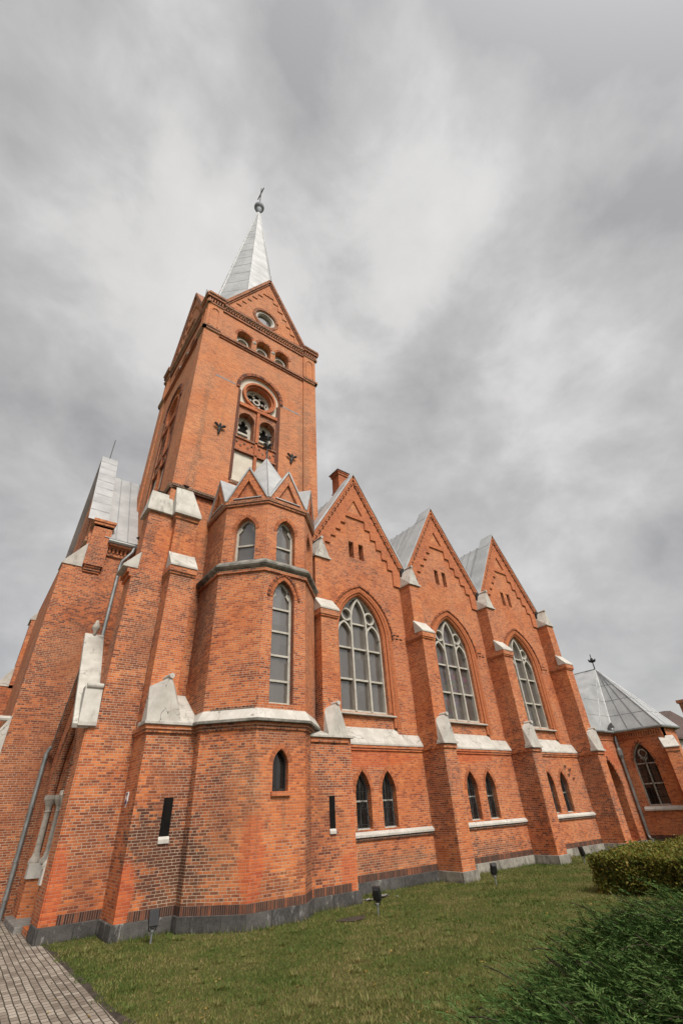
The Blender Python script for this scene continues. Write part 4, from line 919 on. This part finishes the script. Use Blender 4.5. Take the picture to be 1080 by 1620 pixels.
c.lathe((dx, dy, 2.9), [(.06, 0), (.11, .12), (.11, .34), (.06, .42)], 8); c.build('downpipe', 'pipe', apse)
c = MB(); c.box(20.9, 22.3, 9.95, 10.3, -.2, .11); c.build('door_step', 'concrete', apse, bevel=.015)
# iron hooks on the third bay
c = MB()
for u, z in ((17.95, 2.62), (18.2, 2.52), (18.05, 2.36), (18.32, 2.24)):
    c.tube([FS(YL).p(u + .06 * math.cos(t), z + .06 * math.sin(t), .03) for t in [math.pi + j * math.pi / 8 for j in range(9)]], .014, 5)
c.build('iron_hook', 'iron', church)

# ================================================================== SITE
def grass_ground():
    mt, nt, b = new_mat('lawn_ground'); q = NB(nt)
    P = q.n('ShaderNodeNewGeometry').outputs['Position']
    n1 = q.noise(P, 0.5, 5, 0.6, 0.5); n2 = q.noise(P, 6, 5, 0.7); n3 = q.noise(P, 45, 3, 0.7)
    col = q.ramp(q.m('ADD', q.m('MULTIPLY', n1, .6), q.m('MULTIPLY', n2, .4)), [(.33, (.046, .072, .016)), (.5, (.100, .110, .030)), (.64, (.20, .155, .068))])
    col = q.mix(q.smooth(n3, .35, .75), q.mix(.6, col, (.018, .022, .007)), col)
    q.l(col, b.inputs['Base Color']); b.inputs['Roughness'].default_value = .95; b.inputs['Specular IOR Level'].default_value = .1
    q.l(q.bump(q.m('ADD', n3, n2), .8, .03), b.inputs['Normal'])
    return mt
M['lawn'] = grass_ground()
def paver_mat():
    mt, nt, b = new_mat('concrete_pavers'); q = NB(nt)
    P = q.n('ShaderNodeNewGeometry').outputs['Position']
    wb = q.n('ShaderNodeTexNoise'); q.l(P, wb.inputs['Vector']); wb.inputs['Scale'].default_value = .9; wb.inputs['Detail'].default_value = 3
    wa = q.n('ShaderNodeVectorMath', operation='MULTIPLY_ADD'); q.l(wb.outputs['Color'], wa.inputs[0]); wa.inputs[1].default_value = (.05, .05, 0); q.l(P, wa.inputs[2])
    mp = q.n('ShaderNodeMapping'); q.l(wa.outputs[0], mp.inputs[0]); mp.inputs['Rotation'].default_value = (0, 0, math.radians(91.5))
    bt = q.n('ShaderNodeTexBrick'); q.l(mp.outputs[0], bt.inputs['Vector']); bt.offset = .5
    bt.inputs['Scale'].default_value = 1; bt.inputs['Brick Width'].default_value = .175; bt.inputs['Row Height'].default_value = .125
    bt.inputs['Mortar Size'].default_value = .011; bt.inputs['Mortar Smooth'].default_value = .6
    bt.inputs['Color1'].default_value = (0, 0, 0, 1); bt.inputs['Color2'].default_value = (1, 1, 1, 1); bt.inputs['Mortar'].default_value = (.5, .5, .5, 1)
    n = q.noise(P, 1.2, 5, .6); n3 = q.noise(P, 40, 3, .6)
    k = q.m('ADD', q.m('MULTIPLY', bt.outputs['Color'], .45), q.m('ADD', q.m('MULTIPLY', n, .5), q.m('MULTIPLY', n3, .2)))
    col = q.ramp(k, [(.2, (.110, .090, .072)), (.55, (.215, .180, .147)), (.9, (.34, .298, .25))])
    col = q.mix(bt.outputs['Fac'], col, q.mix(n, (.022, .019, .014), (.055, .052, .032)))
    q.l(col, b.inputs['Base Color']); b.inputs['Roughness'].default_value = .9; b.inputs['Specular IOR Level'].default_value = .2
    h = q.m('ADD', q.m('SUBTRACT', 1.0, bt.outputs['Fac']), q.m('ADD', q.m('MULTIPLY', n3, .3), q.m('MULTIPLY', bt.outputs['Color'], .35)))
    q.l(q.bump(h, .9, .02), b.inputs['Normal'])
    return mt
M['paver'] = paver_mat()
M['soil'] = simple('bare_soil', (.020, .015, .010), (.060, .046, .032), 8, .95, bump=.8)
def struct(o): o['kind'] = 'structure'; return o
b = MB(); b.add([(-250, -250, .02), (400, -250, .02), (400, 400, .02), (-250, 400, .02)], [(0, 1, 2, 3)]); struct(b.build('lawn', 'lawn'))
# paved path, its broken edge of soil
edge = [(1.97 + .02 * math.sin(k * 1.7) + rng.uniform(-.03, .03), -6 + k * .25) for k in range(69)]
b = MB(); b.hull([(-40, -6, .0), (1.93, -6, .0), (1.99, 10.9, .0), (1.86, 10.9, 0), (1.86, 14.3, .0), (-40, 14.3, .0), (-40, -6, .026), (1.93, -6, .026), (1.99, 10.9, .026), (1.86, 14.3, .026), (-40, 14.3, .026)])
struct(b.build('path', 'paver'))
b = MB(); n = len(edge); b.add([(1.90, y, .0235) for x, y in edge] + [(x + .10, y, .0235) for x, y in edge], [(i, i + 1, n + i + 1, n + i) for i in range(n - 1)]); struct(b.build('soil_strip', 'soil'))

t = thing('stone_step', (2.1, 12.9, .02), 'low worn grey stone doorstep at the foot of the columned side portal', 'step')
b = MB(); b.box(1.74, 2.38, 12.36, 14.0, -.05, .125); b.build('slab', 'concrete', t, bevel=.03)

# --- floodlights
def make_flood_parts(t, h, tilt, s=1.0, stake=True):
    x, y, z = t.location / S
    b = MB()
    if stake: b.tube([(x, y, z - .05), (x, y, z + h * .30)], [.014, .018], 8); b.lathe((x, y, z + h * .26), [(.018, 0), (.028, .03), (.028, .05), (.01, .06)], 8)
    o = b.build('stake', 'pipe', t) if stake else None
    b = MB(); zc = z + (h * .72 if stake else h * .5)
    for s_ in (-1, 1): b.tube([(x, y, z + (h * .32 if stake else 0)), (x + s_ * .05 * s, y, z + (h * .36 if stake else .02)), (x + s_ * .085 * s, y, zc)], .009, 6)
    b.build('bracket', 'iron', t)
    b = MB(); ct, st_ = math.cos(tilt), math.sin(tilt)
    def q3(u, v, w): return (x + u * s, y + (v * ct - w * st_) * s, zc + (v * st_ + w * ct) * s)
    b.hull([q3(u, v, w) for u in (-.075, .075) for v, w in ((-.02, -.105), (-.02, .105), (.02, .105), (.02, -.105))] + [q3(u, .05, w) for u in (-.05, .05) for w in (-.07, .06)])
    hd = b.build('housing', 'iron', t, bevel=.008)
    b = MB(); b.add([q3(-.062, -.0215, -.09), q3(.062, -.0215, -.09), q3(.062, -.0215, .09), q3(-.062, -.0215, .09)], [(0, 1, 2, 3)]); b.build('lens', 'dkglass', hd)
    b = MB(); b.hull([q3(u, v, w) for u in (-.035, .035) for v, w in ((.0, -.125), (.045, -.125), (.045, -.06), (.0, -.06))]); b.build('ballast_box', 'iron', hd, bevel=.006)
    return t
G = 'floodlights standing on the lawn'
fl0 = make_flood_parts(thing('floodlight', (3.27, 9.49, .02), 'black floodlight on a metal stake before the dark stained bricks of the left buttress', 'floodlight', G), .42, math.radians(-18))
def copy_tree(o, parent=None):
    c = o.copy(); COL.objects.link(c)
    if parent: c.parent = parent
    for ch in list(o.children): copy_tree(ch, c)
    return c
for (x, y), rz, lab in (((6.86, 8.21), 118, 'black floodlight beside the rubble at the wide turret-side buttress'), ((10.8, 8.62), 155, 'black floodlight tilted on a bent bracket in front of the first nave buttress'),
                        ((15.23, 8.89), 82, 'farthest small dark floodlight, by the pale plinth near the clipped hedge')):
    c = copy_tree(fl0); c.location = Vector((x, y, .02)) * S; c.rotation_euler.z = math.radians(rz); c['label'] = lab
fl1 = make_flood_parts(thing('floodlight', (2.36, 11.30, 9.40), 'small black floodlight on the white cap top nearest the tower west face', 'floodlight', 'floodlights mounted high on the church'), .25, math.radians(-60), 1.0, False)
for loc, rz, lab in (((2.95, 11.0, 9.66), 10, 'small black floodlight on the upper white cap of the front tower buttress'),
                     ((2.62, 14.0, 9.30), -60, 'black floodlight beside the zinc gutter of the left front block'), ((6.75, 10.15, 9.0), 30, 'black floodlight behind the white cap between turret and first gable')):
    c = copy_tree(fl1); c.location = Vector(loc) * S; c.rotation_euler.z = math.radians(rz); c['label'] = lab

# --- heritage shield sign on the buttress flank
t = thing('shield_sign', (2.83, 10.64, 1.98), 'small blue and white shield plaque on the left buttress flank', 'sign')
M['blue'] = simple('sign_blue', (.010, .022, .10), (.014, .030, .13), 5, .4); M['white'] = simple('sign_white', (.70, .70, .70), (.80, .80, .79), 5, .4)
Fp = FW(2.83, 10.64); sh = [(-.075, 2.10), (.075, 2.10), (.075, 1.95), (0, 1.84), (-.075, 1.95)]
b = MB(); b.plate(Fp, sh, [], .016, .014); b.build('plate', 'white', t)
b = MB(); b.plate(Fp, [(-.062, 2.085), (.062, 2.085), (0, 2.02)], [], .018, .002); b.plate(Fp, [(0, 1.995), (.06, 1.935), (0, 1.865), (-.06, 1.935)], [], .018, .002); b.build('emblem', 'blue', t)

# --- rubble and bare patch
t = thing('rubble_pile', (8.05, 9.5, .02), 'broken masonry pieces lying at the plinth behind the second floodlight', 'rubble')
b = MB()
for k in range(16):
    x, y, r = 8.05 + rng.uniform(-.38, .35), 9.55 + rng.uniform(-.22, .15), rng.uniform(.02, .075)
    b.hull([(x + rng.uniform(-r, r) * 1.3, y + rng.uniform(-r, r), .02 + rng.uniform(0, r * .9)) for _ in range(10)])
b.build('broken_stone', 'concrete', t)
b = MB(); b.add([(6.35 + .28 * math.cos(a) * (1 + .2 * math.sin(3 * a)), 8.3 + .18 * math.sin(a), .030) for a in [k * .314 for k in range(20)]], [tuple(range(20))]); struct(b.build('bare_soil', 'soil'))

# --- foliage helper: many small faces with their own material slots
def leaf_mat(name, cols, rough=.6, trans=.25, spec=.2, patch=0.0):
    mt, nt, b = new_mat(name); q = NB(nt)
    g = q.n('ShaderNodeNewGeometry'); P = g.outputs['Position']
    r = q.m('ADD', q.m('MULTIPLY', g.outputs['Random Per Island'], .6), q.m('MULTIPLY', q.noise(P, 1.7, 3), .5))
    if patch: r = q.m('ADD', r, q.m('MULTIPLY', q.m('SUBTRACT', q.noise(P, .55, 4, .65), .5), patch))
    col = q.ramp(r, [(i / (len(cols) - 1) * .8 + .1, c) for i, c in enumerate(cols)])
    q.l(col, b.inputs['Base Color']); b.inputs['Roughness'].default_value = rough; b.inputs['Specular IOR Level'].default_value = spec
    tr = q.n('ShaderNodeBsdfTranslucent'); q.l(col, tr.inputs[0]); mx = q.n('ShaderNodeMixShader'); mx.inputs[0].default_value = trans
    q.l(b.outputs[0], mx.inputs[1]); q.l(tr.outputs[0], mx.inputs[2]); q.l(mx.outputs[0], nt.nodes['Material Output'].inputs[0])
    return mt
M['grass'] = leaf_mat('grass_blade', [(.046, .085, .014), (.085, .128, .024), (.140, .150, .038), (.235, .19, .078)], patch=2.0)
M['hedge_leaf'] = leaf_mat('hedge_leaf', [(.026, .046, .008), (.060, .085, .012), (.120, .135, .018), (.15, .10, .022), (.22, .20, .035)])
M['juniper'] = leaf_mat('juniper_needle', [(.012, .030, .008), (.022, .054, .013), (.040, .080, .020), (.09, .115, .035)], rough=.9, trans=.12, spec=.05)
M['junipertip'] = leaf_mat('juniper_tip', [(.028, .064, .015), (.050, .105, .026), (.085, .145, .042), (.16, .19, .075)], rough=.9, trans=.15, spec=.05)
M['twig'] = simple('twig_bark', (.020, .013, .008), (.045, .030, .018), 12, .9)
def quick_mesh(name, V, faces_per, mat, parent=None, base=None, k=3):
    """V: (n, k, 3) array of polygons in survey units"""
    n = len(V); me = bpy.data.meshes.new(name); off = np.array(OFF[parent.name]) if parent else np.zeros(3)
    co = (V.reshape(-1, 3) * S - off).astype(np.float32)
    me.vertices.add(n * k); me.vertices.foreach_set('co', co.ravel())
    me.loops.add(n * k); me.loops.foreach_set('vertex_index', np.arange(n * k, dtype=np.int32))
    me.polygons.add(n); me.polygons.foreach_set('loop_start', np.arange(0, n * k, k, dtype=np.int32))
    me.materials.append(M[mat]); me.update(); me.validate()
    o = bpy.data.objects.new(name, me); COL.objects.link(o)
    if parent: o.parent = parent
    OFF[o.name] = Vector(off); return o

# --- grass: short blades, denser towards the photographer
def grass():
    N = 380000
    r = 2.6 + (rng.random(N) ** 1.7) * 19.0; a = np.radians(rng.uniform(8, 86, N))
    x, y = r * np.cos(a), r * np.sin(a)
    wall = np.where(x < 2.9, 10.85, np.where(x < 4.2, 10.02, np.where(x < 6.2, 8.92 + np.maximum(0, np.abs(x - 5.24) - .6), np.where(x < 7.45, 9.33, np.where(x < 19.6, 10.15, 8.0)))))
    for i in range(3):
        c = 10.88 + 4.2 * i; wall = np.where(np.abs(x - c) < .34, 9.33, wall)
    e = 2.0 + .06 * np.sin(y * 5.1) + .04 * np.sin(y * 13.7 + 1)
    keep = (x > e) & (y < wall)
    hed = (x > 11.05) & (x < 17) & (y > 3.0) & (y < 6.2)
    patch = ((x - 6.35) / .3) ** 2 + ((y - 8.3) / .2) ** 2 < rng.uniform(.5, 1.1, N)
    keep &= ~hed & ~patch
    x, y, r = x[keep], y[keep], r[keep]; n = len(x)
    clump = .5 + .5 * np.sin(x * 2.3 + 1.3 * np.sin(y * 1.7)) * np.sin(y * 2.9 + x * .8)
    near_wall = np.clip(1 - (wall[keep] - y) / .25, 0, 1)
    h = rng.uniform(.010, .030, n) * (.7 + .6 * clump) * (1 + 3.6 * near_wall * rng.random(n) ** 2) * (1 + .018 * r)
    w = rng.uniform(.0022, .0045, n) * (1 + .10 * r)
    az = rng.uniform(0, 2 * np.pi, n); ln = rng.uniform(.2, 1.0, n) * h; la = rng.uniform(0, 2 * np.pi, n)
    V = np.zeros((n, 3, 3))
    V[:, 0] = np.stack([x - np.cos(az) * w, y - np.sin(az) * w, np.full(n, .018)], 1)
    V[:, 1] = np.stack([x + np.cos(az) * w, y + np.sin(az) * w, np.full(n, .018)], 1)
    V[:, 2] = np.stack([x + np.cos(la) * ln, y + np.sin(la) * ln, .02 + h], 1)
    nt_ = 420; tr = 2.8 + rng.random(nt_) ** 1.4 * 11; ta = np.radians(rng.uniform(12, 82, nt_)); tx, ty = tr * np.cos(ta), tr * np.sin(ta)
    ok = (tx > 2.1) & (ty < np.where(tx > 4, 8.7, 9.9)) & ~((tx > 10.9) & (ty < 6.3)); tx, ty = tx[ok], ty[ok]; kk = 46
    cx_ = np.repeat(tx, kk); cy_ = np.repeat(ty, kk); m_ = len(cx_); sz = np.repeat(rng.uniform(.5, 1.3, len(tx)), kk)
    aa = rng.uniform(0, 6.28, m_); rr = rng.random(m_) ** .7 * .09 * sz; bx_, by_ = cx_ + np.cos(aa) * rr, cy_ + np.sin(aa) * rr; hh = rng.uniform(.02, .062, m_) * sz; ww = rng.uniform(.003, .007, m_)
    V2 = np.zeros((m_, 3, 3)); V2[:, 0] = np.stack([bx_ - np.sin(aa) * ww, by_ + np.cos(aa) * ww, np.full(m_, .018)], 1); V2[:, 1] = np.stack([bx_ + np.sin(aa) * ww, by_ - np.cos(aa) * ww, np.full(m_, .018)], 1)
    V2[:, 2] = np.stack([bx_ + np.cos(aa) * hh * .7, by_ + np.sin(aa) * hh * .7, .02 + hh], 1); V = np.concatenate([V, V2])
    o = quick_mesh('grass', V, 3, 'grass'); o['kind'] = 'stuff'
grass()

# --- clipped hedge
def hedge():
    t = thing('clipped_hedge', (13.5, 4.8, .02), 'clipped box-shaped hedge with yellow green autumn leaves at the right edge', 'hedge')
    def surf(n):
        # points on top / west / north / south faces of a rounded block
        f = rng.random(n); u, v = rng.random(n), rng.random(n)
        x = np.where(f < .55, 10.95 + u * 6, np.where(f < .80, 10.97 + rng.normal(0, .03, n), 10.95 + u * 6))
        y = np.where(f < .55, 2.9 + v * 3.35, np.where(f < .80, 2.9 + u * 3.35, np.where(f < .93, 6.25, 2.9)))
        z = np.where(f < .55, .62, .03 + .60 * v)
        top = .60 + .035 * np.sin(x * 2.1 + y) + .03 * np.sin(y * 3.3 - x)
        z = np.where(f < .55, top, np.minimum(z, top))
        # round the west edge
        k = np.clip((11.25 - x) / .3, 0, 1); z = z - (f < .55) * k * k * .10
        bul = .06 * np.sin(y * 6.1) * np.sin(z * 9 + 2) + .05 * np.sin(y * 2.7 + 1)
        x = x + np.where((f >= .55) & (f < .80), bul, 0)
        return x, y, z
    n = 60000; x, y, z = surf(n); kp = (z > .16) | (rng.random(n) < .35 + z * 3); x, y, z = x[kp], y[kp], z[kp]; n = len(x); st = rng.random(n) < .03; z = np.where(st & (z > .5), z + rng.uniform(0, .09, n), z); d = np.abs(rng.normal(0, .045, n))
    x, y = x + rng.normal(0, .035, n), y + rng.normal(0, .035, n); z = np.clip(z + rng.normal(.005, .03, n), .03, None)
    s = rng.uniform(.018, .034, n); A = rng.normal(size=(n, 3)); A /= np.linalg.norm(A, axis=1)[:, None]
    B = np.cross(A, rng.normal(size=(n, 3))); B /= np.linalg.norm(B, axis=1)[:, None]
    P = np.stack([x, y, z], 1); V = np.stack([P - A * s[:, None], P + B * s[:, None] * .55, P + A * s[:, None], P - B * s[:, None] * .55], 1)
    quick_mesh('foliage', V, 4, 'hedge_leaf', t, k=4)
    b = MB()
    for k in range(260):
        xx, yy = 11.05 + rng.random() * 5.8, 2.95 + rng.random() * 3.2
        if k < 130: xx = 11.05 + abs(rng.normal(0, .12))
        p = [(xx, yy, .0), (xx + rng.normal(0, .06), yy + rng.normal(0, .06), .25), (xx + rng.normal(0, .12), yy + rng.normal(0, .12), .50)]
        b.tube(p, [.010, .008, .004], 4, cap=False)
    b.box(11.22, 16.7, 3.1, 6.02, .0, .48)
    b.build('branches', 'twig', t)
hedge()

# --- spreading juniper in the foreground
def juniper():
    t = thing('juniper_bush', (6.0, 2.6, .02), 'low spreading dark green juniper with feathery sprays in the right foreground', 'bush')
    quads = []; tw = MB()
    poly = [(2.35, 2.20), (2.75, 2.75), (3.4, 3.2), (4.6, 3.35), (5.9, 3.75), (7.2, 3.95), (8.4, 3.7), (9.2, 2.6), (8.6, .6), (5.5, .3), (3.2, 1.2)]
    def inside(px, py):
        c = False; j = len(poly) - 1
        for i in range(len(poly)):
            (xi, yi), (xj, yj) = poly[i], poly[j]
            if (yi > py) != (yj > py) and px < (xj - xi) * (py - yi) / (yj - yi) + xi: c = not c
            j = i
        return c
    cnt = 0; tips = []
    while cnt < 4600:
        bx, by = rng.uniform(2.3, 9.3), rng.uniform(.2, 4.1)
        if not inside(bx, by): continue
        cnt += 1
        hmax = .10 + .46 * min(1, max(0, (bx - 2.6) / 3.4)) + .05 * math.sin(bx * 3.1 + by * 2.2); z0 = hmax * rng.uniform(.25, 1.0)
        L = rng.uniform(.28, .66); az = math.radians(rng.normal(150 + 25 * math.sin(bx * 1.3), 34)); el = rng.uniform(.25, .95)
        d = Vector((math.cos(az) * math.cos(el), math.sin(az) * math.cos(el), math.sin(el)))
        p = Vector((bx, by, .02 + z0 * .6)); nseg = 15; droop = rng.uniform(.03, .085); pts = [p.copy()]
        dead = rng.random() < .03
        for k in range(nseg):
            p = p + d * (L / nseg); d = (d + Vector((rng.normal(0, .035), rng.normal(0, .035), -droop))).normalized(); pts.append(p.copy())
            side = d.cross(Vector((0, 0, 1)))
            side = side.normalized() if side.length > .01 else Vector((1, 0, 0)); upv = side.cross(d)
            f = k / nseg; ll = .088 * (1 - f * .75) * rng.uniform(.6, 1.3)
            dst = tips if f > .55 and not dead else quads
            for sg in (-1, 1):
                rr = rng.uniform(-.9, .9); q = (d * 1.0 + side * sg * .42 + upv * rr * .42).normalized()
                wv = q.cross(upv + side * rr).normalized() * .0040
                dst.append([(p - wv)[:], (p + q * ll * .6 - wv)[:], (p + q * ll)[:], (p + q * ll * .6 + wv)[:]])
                for gg in (.35, .65):
                    q2 = (q + (d * 1.2 if gg < .5 else side * sg * .4 + upv * .3 + d * .4)).normalized(); p2 = p + q * ll * gg
                    dst.append([(p2 - wv * .7)[:], (p2 + q2 * ll * .3 - wv * .8)[:], (p2 + q2 * ll * .55)[:], (p2 + q2 * ll * .3 + wv * .8)[:]])
        if cnt % 14 == 0: tw.tube([x[:] for x in pts[::3]], [.005] * len(pts[::3]), 4, cap=False)
    quick_mesh('sprays', np.array(tips), 4, 'junipertip', t, k=4)
    quick_mesh('foliage', np.array(quads), 4, 'juniper', t, k=4)
    for k in range(60):
        bx, by = rng.uniform(3.5, 8.6), rng.uniform(.8, 3.4)
        if inside(bx, by): tw.tube([(bx, by, 0), (bx - .08, by + .05, .10), (bx - .22, by + .12, .18)], [.018, .012, .005], 5)
    tw.build('branches', 'twig', t)
juniper()

# --- house far to the right
t = thing('far_house', (74, 26, 0), 'distant pale house with brown roof and brick chimney beyond the apse', 'house')
M['wallw'] = simple('pale_house_render', (.42, .40, .37), (.52, .50, .47), .5, .9); M['roofb'] = simple('brown_tile_roof', (.060, .040, .035), (.10, .068, .058), 1.5, .9, bump=.5)
b = MB(); b.box(66, 84, 24, 34, 0, 7.0); b.build('wall', 'wallw', t)
b = MB(); b.hull([(x, y, z) for x in (65.2, 84.8) for y in (23.4, 34.6) for z in (6.9, 7.1)] + [(78.2, 26.6, 11.2), (83, 29, 11.9), (78.2, 31, 11.2)]); r_ = b.build('roof', 'roofb', t)
b = MB(); b.box(81.0, 82.1, 25.0, 26.1, 7.6, 12.3); b.box(80.8, 82.3, 24.8, 26.3, 12.3, 12.7); b.build('chimney', 'mould', r_)
b = MB()
for xx in (70, 73.5, 77, 80.5): b.box(xx, xx + 1.1, 23.97, 24.05, 3.6, 5.4)
b.build('window', 'dkglass', t)

# --- scattered fallen leaves
n = 420; r = 2.6 + rng.random(n) ** 1.5 * 10; a = np.radians(rng.uniform(12, 84, n)); x, y = r * np.cos(a), r * np.sin(a); k_ = (x > 1.0) & (y < np.where(x > 4, 8.8, 9.9)) & ~((x > 10.9) & (y < 6.3)); x, y = x[k_], y[k_]; n = len(x)
P = np.stack([x, y, np.full(n, .036)], 1); a = rng.uniform(0, 6.28, n); l = rng.uniform(.010, .022, n)[:, None]; A = np.stack([np.cos(a), np.sin(a), rng.normal(0, .3, n)], 1) * l; B = np.stack([-np.sin(a), np.cos(a), rng.normal(0, .3, n)], 1) * l * .6
M['dry_leaf'] = leaf_mat('dry_leaf', [(.09, .045, .015), (.22, .13, .03), (.34, .24, .06), (.20, .10, .03)])
o = quick_mesh('fallen_leaves', np.stack([P - A, P + B, P + A, P - B], 1), 4, 'dry_leaf', None, k=4); o['kind'] = 'stuff'
